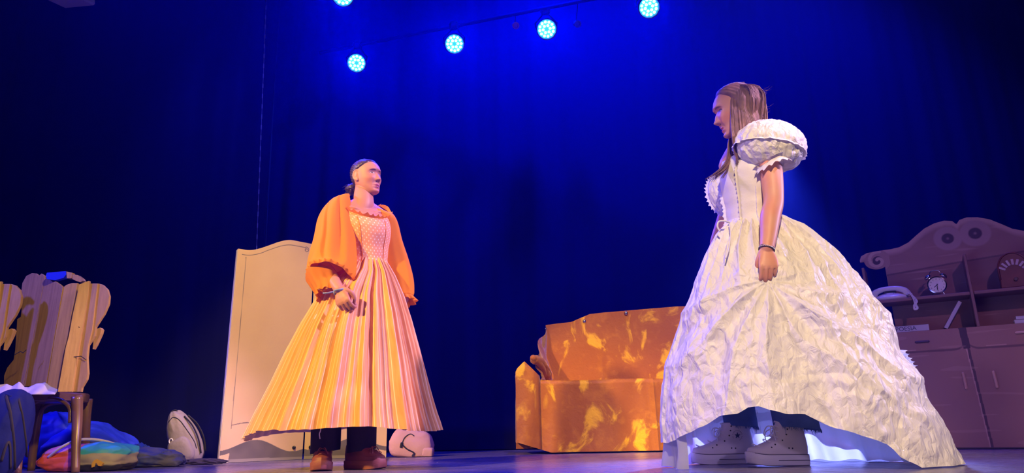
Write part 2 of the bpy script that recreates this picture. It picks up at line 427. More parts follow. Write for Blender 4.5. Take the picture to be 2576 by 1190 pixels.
for z in (.5, 1.3):
    MB().tube([(-1.549, 5.292, z-.04), (-1.549, 5.292, z+.04)], .006, 8).build('hinge', m_dark, scr)
for (x, y) in ((-1.60, 5.245), (-1.50, 5.31)):
    MB().lathe([(.002, .0), (.013, .0), (.013, .004), (.006, .007)], (x, y, .085), (.2, -1, 0), 12).build('bolt', m_dark, scr)
m_strip = mat('pale_edge', (.7, .62, .55), .6)
MB().box((-1.985, 4.868, .74), (.008, .02, 1.45), Matrix.Rotation(.8, 3, 'Z')).build('edge_strip', m_strip, scr)
MB().box((-1.965, 4.845, .012), (.09, .02, .02), Matrix.Rotation(.8, 3, 'Z')).build('foot', m_strip, scr)
# ---------------------------------------------------------------- sofa under crushed velvet
m_velvet = mat('golden_crushed_velvet', (.40, .13, .012), .55, sheen=.5, spec=.25)
N, L, B = nodes(m_velvet); tc = N.new('ShaderNodeTexCoord')
def blot(scale, lo, hi, dist, zs=1):
    mp = N.new('ShaderNodeMapping'); mp.inputs['Scale'].default_value = (1, 1, zs); mp.inputs['Location'].default_value = (scale, 3.1*scale, dist); L.new(tc.outputs['Object'], mp.inputs[0])
    n = N.new('ShaderNodeTexNoise'); n.inputs['Scale'].default_value = scale; n.inputs['Detail'].default_value = 5; n.inputs['Roughness'].default_value = .55; n.inputs['Distortion'].default_value = dist
    L.new(mp.outputs[0], n.inputs['Vector']); return sstep(N, L, n.outputs['Fac'], lo, hi)
b1 = blot(4.2, .525, .62, .9, .75); b2 = blot(11, .5, .72, .4)
c1 = mix_col(N, L, b1, (.40, .13, .012), (.86, .50, .012)); c2 = mix_col(N, L, math_node(N, L, 'MULTIPLY', b2, .35), c1, (.66, .28, .02)); L.new(c2, B.inputs['Base Color'])
n3 = N.new('ShaderNodeTexNoise'); n3.inputs['Scale'].default_value = 26; n3.inputs['Detail'].default_value = 6; n3.inputs['Distortion'].default_value = .8; L.new(tc.outputs['Object'], n3.inputs['Vector'])
hh = math_node(N, L, 'MULTIPLY_ADD', n3.outputs['Fac'], b1, n3.outputs['Fac'])
bp = N.new('ShaderNodeBump'); bp.inputs['Strength'].default_value = .35; bp.inputs['Distance'].default_value = .012; L.new(hh, bp.inputs['Height']); L.new(bp.outputs[0], B.inputs['Normal'])
sofa = empty('sofa', (1.1, 5.7, 0), 'wooden sofa draped in golden rust crushed velvet, standing behind the white gown', 'sofa')
YF, YB = 5.5, 5.98
xa = at(1305, 1113, YF).x; xb = at(1358, 955, YF).x; XR = 2.05
def sofa_cover():
    cols = []; xs = list(np.linspace(xa, xb, 16)) + list(np.linspace(xb+.004, XR, 170))
    back_tab = [(at(px, py, YB).x, at(px, py, YB).z) for px, py in ((1372, 818), (1400, 814), (1437, 810), (1460, 800), (1484, 790), (1520, 786), (1700, 771))]
    back_tab += [(back_tab[-1][0]+.35, back_tab[-1][1]), (XR-.25, back_tab[2][1]), (XR, back_tab[0][1]-.02)]
    xl = back_tab[0][0]
    za = [(xa, at(1308, 926, YF).z), (xa+.055, at(1325, 909, YF).z), (xb-.004, at(1356, 945, YF).z)]
    zs = at(1500, 955, YF).z
    for x in xs:
        arm = x <= xb
        zt = lerp_tab(za, x)[0] if arm else zs + .003*math.sin(x*9)
        zb = .085 + (.012-.085)*min(1, (x-xa)/(at(1385, 1138, YF).x-xa)) if x < at(1385, 1138, YF).x else .012
        col = []
        for j in range(48):
            t = j/47; z = zb+(zt-zb)*t
            fold = .024*math.sin(x*17+1.2*nz(x*3, z*2, 1))*(1-t)**.8 + .022*nz(x*7, z*1.2, 4) + .014*math.exp(-((x-1.02)/.03)**2)*(1-t*.5) - .012*math.exp(-((x-1.06)/.012)**2)
            y = YF - .012 + fold - .03*(1-t)
            if arm: y -= .03*math.sin(PI*min(1, (x-xa)/(xb-xa)))
            if j >= 46: y += .012
            if abs(x-xb) < .003: y += .02
            col.append((x, y, z))
        e = .02
        bz, = lerp_tab(back_tab, x)
        if x < xl: bz = zt
        for j in range(1, 16):
            t = j/15; y = YF + (YB-.03-YF)*t
            z = zt + (0 if arm else -.035*math.sin(PI*t)+.006*nz(x*6, y*6, 2))
            col.append((x, y, z))
        top = bz if x >= xl else zt
        z0 = col[-1][2]
        for j in range(1, 41):
            t = j/40; z = z0+(top-z0)*t
            col.append((x, YB-.03+.03*t + .012*nz(x*4, z*4, 7)*math.sin(PI*t)-.01*math.exp(-(((x-.74)/.02)**2))*(1-t), z))
        for y, dz in ((YB+.03, -.004), (YB+.06, -.05), (YB+.065, -.3), (YB+.07, -9)):
            col.append((x, y, max(.03, top+dz)))
        cols.append(col)
    mb = MB(); mb.grid(cols, flip=True)
    for k in (0, -1):                                             # side flaps
        c = cols[k]; n = len(c)
        s = -1 if k == 0 else 1
        mid = [( (p[0]+s*.012), p[1], p[2]) for p in c]
        base = [(p[0]+s*.02, YF+(YB+.07-YF)*i/(n-1), (.085 if k == 0 else .02)) for i, p in enumerate(c)]
        base = [(q[0]-(.0), q[1], min(q[2], p[2])) for q, p in zip(base, c)]
        rows = [c] + [[tuple(Vector(a).lerp(Vector(b), t)+Vector((s*.012*nz(a[1]*7, t*3, k), 0, 0))) for a, b in zip(mid, base)] for t in (.05, .2, .4, .6, .8, 1)]
        mb.grid(rows)
    return mb.build('velvet_cover', m_velvet, sofa, smooth=True), back_tab
cov, back_tab = sofa_cover(); cov.data.set_sharp_from_angle(angle=math.radians(50))
# bundle of cloth where the arm meets the back
mb = MB()
c0 = [at(*p) for p in ((1345, 905, 5.60), (1362, 915, 5.66), (1373, 935, 5.74), (1374, 955, 5.80))]
for k, (dx, dy, r) in enumerate(((0, 0, .038), (.015, .05, .032), (-.012, -.03, .026), (.03, .02, .02))):
    pts = catmull([(p.x+dx, p.y+dy+.02*i, p.z+.012*math.sin(k+i*1.7)) for i, p in enumerate(c0)], 5)
    mb.tube(pts, [r*(1+.2*nz(i*.5, k, 1)) for i in range(len(pts))], 12, round_ends=True)
p1, p2, p3, p4 = at(1358, 955, YF-.01), at(1356, 925, 5.75), at(1366, 830, YB-.02), at(1378, 955, 5.9)
rows = [[tuple(Vector(a).lerp(Vector(b), t)+Vector((.02*math.sin(t*9+s*4), 0, .01*math.sin(t*14)))) for t in np.linspace(0, 1, 16)] for s, (a, b) in enumerate([(at(1345, 908, 5.55), at(1371, 822, YB)), (at(1352, 925, 5.62), at(1374, 850, YB-.02)), (at(1360, 945, 5.65), at(1380, 900, YB-.03)), (at(1362, 958, 5.62), at(1385, 958, YB-.06))])]
mb.grid(rows)
mb.build('velvet_fold', m_velvet, sofa, smooth=True)
m_wood = mat('sofa_base_wood', (.35, .33, .36), .7)
MB().box((1.17, 5.78, .045), (1.62, .42, .085), bev=.004).build('base', m_wood, sofa)
MB().box((1.2, 5.80, .3), (1.66, .36, .40)).build('seat_box', m_wood, sofa)
m_stud = mat('silver_stud', (.6, .6, .65), .2, metal=1)
for (px, py, r) in ((1373, 827, .009), (1470, 808, .015), (1575, 788, .015)):
    p = at(px, py, YB-.008); MB().ball(p, (r, r*.6, r), 14, 8).build('stud', m_stud, sofa, smooth=True)
# ---------------------------------------------------------------- dresser: painted scenery with real shelves
UX = Vector((.86, -.51, 0)).normalized(); NX = Vector((-UX.y, UX.x, 0)); DA = Vector((2.57, 5.0, 0)); DEP = .22
def onp(px, py, off=0):
    "where a line of sight meets the dresser plane, off metres behind its front: (u, z)"
    d = at(px, py, 1)-CAM; O = DA+NX*off; t = (O-CAM).dot(NX)/d.dot(NX); p = CAM+d*t; return (p-O).dot(UX), p.z
m_dress = paint_mat('dresser_paint', .6, bump=(40, .2, .004), spec=.35)
dre = empty('dresser', DA+UX*.6+NX*.1, 'brown painted stage dresser with scrolled top, shelves, drawers and doors at far right', 'dresser')
BR = (.30, .150, .125); DK = (.085, .045, .06); LT = (.56, .34, .27); MID = (.38, .20, .17)
topo = [onp(*p, DEP) for p in ((2163, 655), (2166, 645), (2180, 637), (2205, 632), (2240, 627), (2262, 622), (2285, 610), (2305, 592), (2325, 575), (2350, 562), (2375, 555), (2395, 556), (2404, 563))]
UC = topo[-1][0]+.004; UL = topo[0][0]; half = topo + [(UC, topo[-1][1]-.002)]
def dtop(u):
    u_ = u+UL
    if u_ > UC: u_ = 2*UC-u_
    return lerp_tab(half, u_)[0]
ZC = onp(2310, 833)[1]; ZS = onp(2195, 757)[1]
def dbot(u):
    u_ = u+UL
    if u_ > UC: u_ = 2*UC-u_
    c, z = onp(2205, 655, DEP); r = .085
    if u_ < c+.05: return z-math.sqrt(max(0, r*r-min(r, abs(u_-c))**2))*.8 if u_ < c+.055 else .78
    return ZC-.02
scA = onp(2208, 656, DEP); scB = onp(2384, 600, DEP); scC = onp(2453, 587, DEP)
lo_line = [onp(*p, DEP) for p in ((2205, 697), (2300, 680), (2410, 660), (2576, 632))]
def paint_top(u, z):
    uu = u+UL; us = uu if uu <= UC else 2*UC-uu
    h = dtop(u); c = mixc(BR, MID, .5+.6*nz(uu*2, z*14, 3))
    d = h-z
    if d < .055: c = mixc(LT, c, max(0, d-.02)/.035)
    r = math.hypot(us-scA[0], z-scA[1])
    if us < scA[0]+.08 and r < .085:
        c = mixc(BR, LT, .5); 
        if seg_dist(us, z, spiral(scA[0], scA[1], .008, .07, 2.2, -1.15)) < .011: c = mixc(LT, (.62, .4, .3), .5)
        elif r < .035: c = DK
    for (cx, cz, R_) in ((scB[0], scB[1], .082), (scC[0], scC[1], .088)):
        r = math.hypot(uu-cx, z-cz)/R_
        if r < 1.15:
            ring = mixc(c, (.42, .25, .23), 1 if r < 1 else (1.15-r)/.15)
            c = ring
            if r < .52: c = mixc(DK, c, max(0, (r-.42)/.1))
            if r < .16: c = mixc((.36, .22, .2), DK, r/.16)
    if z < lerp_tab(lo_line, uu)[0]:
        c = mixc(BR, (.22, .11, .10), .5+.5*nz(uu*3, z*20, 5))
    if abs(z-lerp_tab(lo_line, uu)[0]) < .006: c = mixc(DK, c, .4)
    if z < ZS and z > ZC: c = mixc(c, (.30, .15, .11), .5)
    sp = nz(uu*4, z*40, 8)
    if sp > .42: c = mixc(c, LT, (sp-.42)*1.6)
    return c
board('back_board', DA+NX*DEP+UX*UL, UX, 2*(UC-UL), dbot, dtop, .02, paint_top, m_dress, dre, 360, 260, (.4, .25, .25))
UW = 2*UC
zdr = [onp(*p)[1] for p in ((2300, 888), (2420, 876))]; ZD = sum(zdr)/2
udiv = onp(2433, 800)[0]; udb = onp(2512, 1122)[0]
hand = [onp(*p) for p in ((2320, 860), (2427, 958), (2504, 955), (2574, 836))]
def paint_base(u, z):
    uu = u + .02; c = mixc(BR, MID, .45+.6*nz(uu*3, z*3, 11)); c = mixc(c, (.36, .19, .15), .4+.5*nz(uu*9, z*2, 4))
    ud = udiv+(udb-udiv)*(ZC-z)/ZC
    dx = uu-ud; zz = ZD+.03*math.exp(-(dx/.035)**2)-.0*dx
    if z > ZD:
        if abs(dx) < .022-.01*(ZC-z): c = DK
    else:
        if 0 < dx < .015: c = mixc(DK, c, .1)
        if -.007 < dx <= 0: c = mixc(LT, c, .15)
    g = abs(z-zz)
    if g < .008+.003*nz(uu*8, 1, 1): c = mixc(DK, c, .25+g*40)
    if .008 < z-zz < .016 and nz(uu*6, 2, 2) > .1: c = mixc(LT, c, .4)
    if z < .012: c = (.08, .05, .06)
    if nz(uu*3, z*30, 8) > .45: c = mixc(c, LT, .25)
    return c
Zt = ZC
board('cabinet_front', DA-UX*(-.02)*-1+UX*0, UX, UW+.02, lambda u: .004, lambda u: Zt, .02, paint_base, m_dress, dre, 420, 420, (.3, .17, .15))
m_br = mat('dresser_brown', (.24, .12, .11), .6, bump=(30, .2, .004)); m_lt = mat('dresser_handle_paint', (.62, .38, .28), .6)
def dbox(name, u0, u1, n0, n1, z0, z1, m=None, bev=.003):
    c = DA+UX*((u0+u1)/2)+NX*((n0+n1)/2); Rm = Matrix((UX, NX, Vector((0, 0, 1)))).transposed()
    return MB().box((c.x, c.y, (z0+z1)/2), (u1-u0, n1-n0, z1-z0), Rm, bev).build(name, m or m_br, dre)
dbox('counter_top', -.02, UW, .001, DEP+.0, ZC-.018, ZC)
dbox('side_panel', -.02, .0, .021, DEP+.02, .004, ZC-.02)
dbox('side_panel', -.012, .006, .0, DEP-.002, ZC, ZC+.49)
dbox('side_panel', UW-.02, UW, .0, DEP-.002, ZC, ZC+.49)
dbox('shelf', .008, UC-.012, .004, DEP-.002, ZS-.022, ZS)
dbox('shelf', UC+.012, UW-.022, .004, DEP-.002, ZS-.022, ZS)
dbox('divider', UC-.009, UC+.009, -.002, DEP-.002, ZC, ZC+.50)
Rm = Matrix((UX, NX, Vector((0, 0, 1)))).transposed()
for k in (1, 2):
    u, z = hand[k]; c = DA+UX*u; tl = .10
    MB().box((c.x-NX.x*.006, c.y-NX.y*.006, z), (.018, .014, tl*1.15), Rm @ Matrix.Rotation(-.03, 3, 'Y'), .006).build('door_handle', m_lt, dre)
for k in (0, 3):
    u, z = hand[k]; c = DA+UX*u
    MB().box((c.x-NX.x*.006, c.y-NX.y*.006, z), (.09, .014, .016), Rm, .006).build('drawer_handle', mat('dark_handle', (.10, .06, .08), .6) if k == 0 else m_lt, dre)
def dpt(px, py, off=0.0): u, z = onp(px, py, off); p = DA+NX*off+UX*u; return Vector((p.x, p.y, z))
# telephone
m_ph = mat('phone_cream', (.75, .72, .74), .3, coat=.4); m_phd = mat('phone_dark', (.03, .03, .05), .4)
pu = onp(2240, 745, .1)[0]; pc = DA+UX*(pu)+NX*.10; pc.z = ZS
ph = empty('telephone', pc, 'old cream telephone with receiver on its cradle and coiled cord, left on the dresser shelf', 'telephone')
def loc(c, a, b, h): return Vector((c.x, c.y, 0))+UX*a+NX*b+Vector((0, 0, c.z+h))
rows = []
for h, sx, sy in ((.0, .105, .075), (.012, .112, .08), (.022, .110, .078), (.034, .095, .066), (.046, .07, .05), (.052, .05, .036)):
    rows.append([loc(pc, sx*math.copysign(abs(math.cos(a))**.7, math.cos(a)), sy*math.copysign(abs(math.sin(a))**.7, math.sin(a)), h+.001) for a in [2*PI*k/32 for k in range(32)]])
MB().grid(rows, True, True, True).build('body', m_ph, ph, smooth=True)
dl = MB(); dl.lathe([(.038, 0), (.040, .006), (.03, .010), (.012, .011)], loc(pc, 0, -.045, .035), (-NX*.8+Vector((0, 0, .6))), 20)
dl.build('dial', m_ph, ph, smooth=True)
mb = MB(); q = (-NX*.8+Vector((0, 0, .6))).normalized(); s1 = UX; s2 = q.cross(s1)
for k in range(8):
    a = .4+k*.62; mb.ball(loc(pc, 0, -.045, .035)+q*.010+(s1*math.cos(a)+s2*math.sin(a))*.026, (.0045,)*3, 8, 5)
mb.build('dial_holes', mat('dial_blue', (.1, .2, .5), .5), ph)
MB().box(loc(pc, 0, -.035, .060), (.085, .02, .022), Rm @ Matrix.Rotation(-.4, 3, 'X'), .004).build('cradle', m_phd, ph)
pts = catmull([loc(pc, -.108, -.02, .040), loc(pc, -.092, -.03, .066), loc(pc, -.05, -.035, .082), loc(pc, 0, -.035, .086), loc(pc, .05, -.035, .082), loc(pc, .092, -.03, .066), loc(pc, .108, -.02, .040)], 6)
n_ = len(pts); MB().tube(pts, [.027 if i in (0, n_-1) else .018+.011*abs(2*i/(n_-1)-1)**2.2 for i in range(n_)], 12, round_ends=True).build('receiver', m_ph, ph, smooth=True)
A_ = [loc(pc, .10, -.03, .03), dpt(2290, 738, .01), dpt(2299, 752, -.012), dpt(2303, 765, -.015), dpt(2308, 775, -.016), dpt(2301, 778, -.016), dpt(2300, 768, -.014), dpt(2306, 758, -.012), dpt(2296, 745, .01)]
pth = catmull(A_, 26); co = []
for i, p in enumerate(pth):
    co.append(Vector(p)+(UX*math.cos(i*1.35)+Vector((0, 0, 1))*math.sin(i*1.35))*.0062)
MB().tube(co, .0026, 5).build('coiled_cord', m_ph, ph, smooth=True)
# alarm clock
m_chr = mat('chrome', (.6, .6, .62), .12, metal=1); m_face = mat('clock_face', (.85, .8, .76), .5)
cc = dpt(2357, 716, .07); R_ = .056; cc.z = ZS+R_+.022
ck = empty('alarm_clock', (cc.x, cc.y, ZS), 'chrome twin-bell alarm clock beside the telephone on the dresser shelf', 'clock')
fr = (-NX+Vector((0, 0, -.05))).normalized()
MB().lathe([(R_*.7, -.045), (R_, -.035), (R_+.003, .0), (R_+.004, .012), (R_-.003, .014), (R_-.006, .008)], cc, fr, 36, True).build('case', m_chr, ck, angle=40)
fc = MB().lathe([(.001, .0095), (R_-.005, .0095), (R_-.005, .004)], cc, fr, 36).build('face', m_face, ck)
q = Vector((0, 0, 1)).rotation_difference(fr).to_matrix(); up_ = (Vector((0, 0, 1))-fr*fr.z).normalized(); rt_ = up_.cross(fr)
if rt_.dot(UX) < 0: rt_ = -rt_
m_ink = mat('ink', (.03, .025, .03), .6)
def text(s, size, mt, parent, name, M4, ext=.0006, align='CENTER'):
    cu = bpy.data.curves.new(name, 'FONT'); cu.body = s; cu.size = size; cu.extrude = ext; cu.align_x = align; cu.align_y = 'CENTER'
    o = bpy.data.objects.new(name, cu); COL.objects.link(o); dg = bpy.context.evaluated_depsgraph_get()
    me = bpy.data.meshes.new_from_object(o.evaluated_get(dg)); bpy.data.objects.remove(o)
    me.materials.clear(); me.materials.append(mt); me.transform(M4); ob = bpy.data.objects.new(name, me); COL.objects.link(ob)
    return adopt(ob, parent)
def frame(x, y, o):
    z = Vector(x).cross(Vector(y)); M_ = Matrix((Vector(x), Vector(y), z)).transposed().to_4x4(); M_.translation = o; return M_
for k in range(12):
    a = PI/2-(k+1)*PI/6; text(str(k+1), .0125, m_ink, fc, 'numeral', frame(rt_, up_, cc+fr*.0105+(rt_*math.cos(a)+up_*math.sin(a))*(R_*.74)))
for a, l_, wd in ((-PI*.5-.05, .036, .0022), (-PI*.78, .026, .003)):
    v = rt_*math.cos(a)+up_*math.sin(a); MB().tube([cc+fr*.013-v*.006, cc+fr*.013+v*l_], wd, 6, flat=.4).build('clock_hand', m_ink, ck)
for sx in (-1, 1):
    v = (up_*.8+rt_*sx*.62).normalized(); b = cc+v*(R_+.018)-fr*.01
    MB().lathe([(.026, -.004), (.025, .006), (.018, .015), (.006, .019), (.003, .022)], b, v, 20, True).build('bell', m_chr, ck, smooth=True)
    MB().tube([cc+v*R_-fr*.01, b], .003, 6).build('bell_post', m_chr, ck)
    v2 = (-up_*.85+rt_*sx*.5).normalized(); e = cc+v2*(R_+.012); e.z = ZS+.006
    MB().tube([cc+v2*R_-fr*.01, e-fr*.01], .004, 8, round_ends=True).build('foot', m_chr, ck)
hb = cc+up_*(R_+.012); MB().tube(catmull([hb-rt_*.034-fr*.01+up_*.01, hb-rt_*.026+up_*.03-fr*.01, hb+up_*.037-fr*.01, hb+rt_*.026+up_*.03-fr*.01, hb+rt_*.034-fr*.01+up_*.01], 6), .0028, 8).build('carry_handle', m_chr, ck, smooth=True)
# arched radio
m_rad = mat('radio_red_wood', (.12, .018, .016), .4, coat=.1, var=(14, (.17, .03, .02))); m_grl = mat('radio_inlay', (.55, .42, .45), .5)
ru = onp(2553, 700, .08)[0]; zr = ZS; rb = DA+UX*ru+NX*.08
rd = empty('table_radio', (rb.x, rb.y, zr), 'arched dark red wooden table radio on the dresser shelf at the right edge', 'radio')
W2, H2 = .085, .235
out = [(-W2-.004, 0), (-W2, .06)] + [(-W2*math.cos(t), H2-W2*1.25+W2*1.25*math.sin(t)) for t in np.linspace(0, PI, 19)] + [(W2, .06), (W2+.004, 0)]
P_ = [rb+UX*a+Vector((0, 0, zr+h+.001)) for a, h in out]
cas = MB().prism(P_, NX*-.055, NX*.055).build('cabinet', m_rad, rd); bv = cas.modifiers.new('b', 'BEVEL'); bv.width = .006; bv.segments = 2
rim = MB().tube([p-NX*.056 for p in P_[1:-1]], .006, 8).build('front_rim', m_rad, rd, smooth=True)
mb = MB()
for k in range(-3, 4):
    a = PI/2+k*.36; v = UX*math.cos(a)+Vector((0, 0, math.sin(a))); b = rb-NX*.058+Vector((0, 0, zr+.10))
    mb.box(b+v*.072, (.015, .004, .04), Rm @ Matrix.Rotation(-(a-PI/2), 3, 'Y'), .0018)
mb.build('grille_inlay', m_grl, rd)
MB().lathe([(.012, 0), (.012, .012), (.008, .014)], rb-NX*.056+Vector((0, 0, zr+.055)), -NX, 14).build('tuning_knob', mat('knob_brown', (.1, .05, .04), .4), rd)
# books
m_bw = mat('book_pale', (.55, .50, .55), .7, bump=(60, .2, .002)); m_pg = mat('book_pages', (.7, .66, .62), .8); m_bd = mat('book_dark', (.02, .02, .05), .6)
def book(name_label, c, size, Rb, cover, group=None, spine_text=None):
    "size = length (along spine), depth, thickness; spine faces the house"
    root = empty('book', (c.x, c.y, c.z-size[2]/2), name_label, 'book', group)
    l_, d_, t_ = size; cv = MB()
    for s in (-1, 1): cv.box(c+Rb @ Vector((0, 0, s*(t_/2-.0015))), (l_, d_, .003), Rb)
    cv.box(c+Rb @ Vector((0, -d_/2+.0015, 0)), (l_, .003, t_), Rb); cv.build('cover', cover, root)
    MB().box(c+Rb @ Vector((0, .003, 0)), (l_-.008, d_-.012, t_-.006), Rb).build('pages', m_pg, root)
    if spine_text:
        x = Rb @ Vector((1, 0, 0)); y = Rb @ Vector((0, 0, 1))
        text(spine_text, t_*.92, mat('spine_ink', (.05, .06, .09), .6), root, 'spine_title', frame(x, y, c+Rb @ Vector((-.004, -d_/2-.0006, 0))))
    return root
pa, pb_ = onp(2232, 835), onp(2331, 826); cp = DA+UX*((pa[0]+pb_[0])/2)+NX*.062; cp.z = ZC+.0225
book('pale thick book lying flat on the dresser, POESIA lettered on its spine', cp, (pb_[0]-pa[0]+.03, .11, .044), Rm, m_bw, spine_text='POESIA')
b0 = onp(2370, 822); b1 = onp(2430, 750); ang = math.atan2(b1[1]-b0[1], b1[0]-b0[0]); Lb = math.hypot(b1[0]-b0[0], b1[1]-b0[1])
ang = math.radians(57); Rb = Rm @ Matrix.Rotation(-ang, 3, 'Y')
ct = DA+UX*(b0[0]+.012+.10*math.cos(ang)+.012*math.sin(ang))+NX*.085; ct.z = ZC+.004+.1*math.sin(ang)+.012*math.cos(ang)
mb_ = book('slim book leaning slantwise against the dresser divider, pale spine and dark cover', ct, (.205, .13, .024), Rb, [m_bw][0])
mb_.children[0].data.materials[0] = m_bw
ub = onp(2570, 800)[0]
for k, (du, wd, t_, lab) in enumerate(((0, .0, .026, 'lower pale book lying flat at the right edge of the dresser counter'), (.006, .0, .022, 'upper pale book lying flat on the other at the right edge of the dresser counter'))):
    c = DA+UX*(ub+.035+du)+NX*.07; c.z = ZC+.0135+k*.0265; c.z = ZC+.0135 if k == 0 else ZC+.027+.0115
    book(lab, c, (.15-.012*k, .11, t_), Rm, m_bw, 'pale books at the right edge')
# ================================================================ people: shared builders
def G_(d, s): return np.exp(-(d/s)**2)
HEAD_TAB = [  # z, front y, back y, half width, side-width centre y
 (-.114, .060, .028, .014, .045), (-.110, .071, .010, .026, .042), (-.102, .078, -.004, .036, .036), (-.088, .078, -.018, .046, .026), (-.070, .078, -.034, .054, .014),
 (-.048, .080, -.062, .060, .004), (-.024, .083, -.084, .066, .000), (.000, .084, -.095, .070, -.004), (.020, .085, -.100, .072, -.008), (.040, .085, -.101, .073, -.012),
 (.060, .079, -.096, .071, -.016), (.078, .066, -.084, .064, -.018), (.094, .045, -.066, .050, -.018), (.105, .020, -.045, .033, -.016), (.112, -.010, -.022, .008, -.016)]
def head_point(a, z):
    "a angle array (0 = right side, pi/2 = face front)"
    yf, yb, w_, yc = (np.interp(z, [t[0] for t in HEAD_TAB], [t[i] for t in HEAD_TAB]) for i in range(1, 5))
    c, s = np.cos(a), np.sin(a)
    w_ = w_*np.interp(z, [-.114, -.10, -.05, .0, .1], [1.0, 1.05, 1.07, 1.03, 1.0]); x = w_*np.sign(c)*np.abs(c)**.92
    e = np.where(s > 0, .90, 1.0)
    y = yc + np.where(s > 0, (yf-yc), (yc-yb))*np.sign(s)*np.abs(s)**e
    return x, y
def face_detail(x, y, z, smile=0, gaze=0):
    "displaces the face forward: sockets, brow, nose, lips, chin, cheeks"
    f = np.clip((y-.02)/.03, 0, 1); ax = np.abs(x); d = 0*x
    d += -.0135*G_(ax-.031, .0155)*G_(z-.010, .0115)                       # sockets
    d += .0075*G_(ax-.031, .0115)*G_(z-.008, .0075)                       # lids over the eyeball
    d += .0040*G_(ax-.028, .020)*G_(z-.031, .007)                          # brow ridge
    d += .0035*G_(x, .02)*G_(z-.034, .012) - .0105*G_(x, .016)*G_(z-.016, .012)
    t = np.clip((.018-z)/.050, 0, 1)
    nose = np.where((z < .022) & (z > -.050), 1, 0)*(.0015 + .0185*t**1.3)*np.where(z < -.033, np.clip(1-((-.033-z)/.0125)**2, 0, 1), 1)*np.clip((.024-z)/.012, 0, 1)
    d += nose*G_(x, .0058+.0065*t) + .0055*G_(x, .0085)*G_(z+.0315, .0075)
    d += .0105*G_(ax-.0140, .0060)*G_(z+.0345, .0068)                      # wings of the nose
    d += -.004*G_(ax-.0075, .0035)*G_(z+.0455, .003)
    d += .0062*G_(x, .018)*G_(z+.0635-.0012*np.cos(x*160), .0045) + .0062*G_(x, .016)*G_(z+.0755, .0048)     # lips
    d += -.0050*G_(x, .024)*G_(z+.0695-smile*.9*ax**1.3, .0024)
    d += -.0045*G_(x, .02)*G_(z+.087, .005) + .0065*G_(x, .018)*G_(z+.101, .010)
    d += .0060*G_(ax-.043, .019)*G_(z+.026, .019) - .0025*G_(ax-.047, .012)*G_(z+.062, .016)
    d += smile*(.006*G_(ax-.036, .012)*G_(z+.048, .014)) - .003*G_(ax-.024-.1*(-.05-z), .004)*G_(z+.055, .014)
    return y + d*f
def head_mesh(mb, M4, smile=0, nz_=150, na=168):
    zs = np.concatenate([np.linspace(-.114, -.04, 62), np.linspace(-.039, .05, 70)[1:], np.linspace(.051, .112, 34)[1:]]); rows = []
    aa = np.array([2*PI*k/na for k in range(na)]); aa = aa + .25*np.sin(2*aa+PI)*0 
    for z in zs:
        x, y = head_point(aa, z); y = face_detail(x, y, z+0*x, smile)
        rows.append([M4 @ Vector((float(a), float(b), float(z))) for a, b in zip(x, y)])
    mb.grid(rows, True, True, True)
    for s in (-1, 1):                                                    # ears
        pts = []
        for k in range(13):
            t = -.6+k*.40; r1, r2 = .0165, .029
            pts.append(M4 @ Vector((s*(.071+.008*max(0, math.sin(t*.6))), -.012-r1*math.cos(t+.2)*.9, .006+r2*math.sin(t))))
        pts = [M4 @ Vector((s*(.0745+.0085*math.cos(u*.8)), -.013-.0185*math.cos(u), .002+.0300*math.sin(u))) for u in np.linspace(-1.25, 2.35, 16)]
        mb.tube(pts, [.0050]+[.0044]*14+[.0035], 8, round_ends=True)
        Rr = M4.to_3x3() @ Matrix.Rotation(s*.38, 3, 'Z')
        mb.ball(M4 @ Vector((s*.074, -.013, .000)), (.0045, .020, .031), 14, 10, Rr)
        mb.ball(M4 @ Vector((s*.0750, -.010, -.027)), (.0050, .0085, .011), 10, 8, Rr)
        mb.tube([M4 @ Vector((s*(.078), -.017+.008*math.sin(u), -.012+.036*u/PI)) for u in np.linspace(.2, PI-.2, 8)], .0026, 6, round_ends=True)
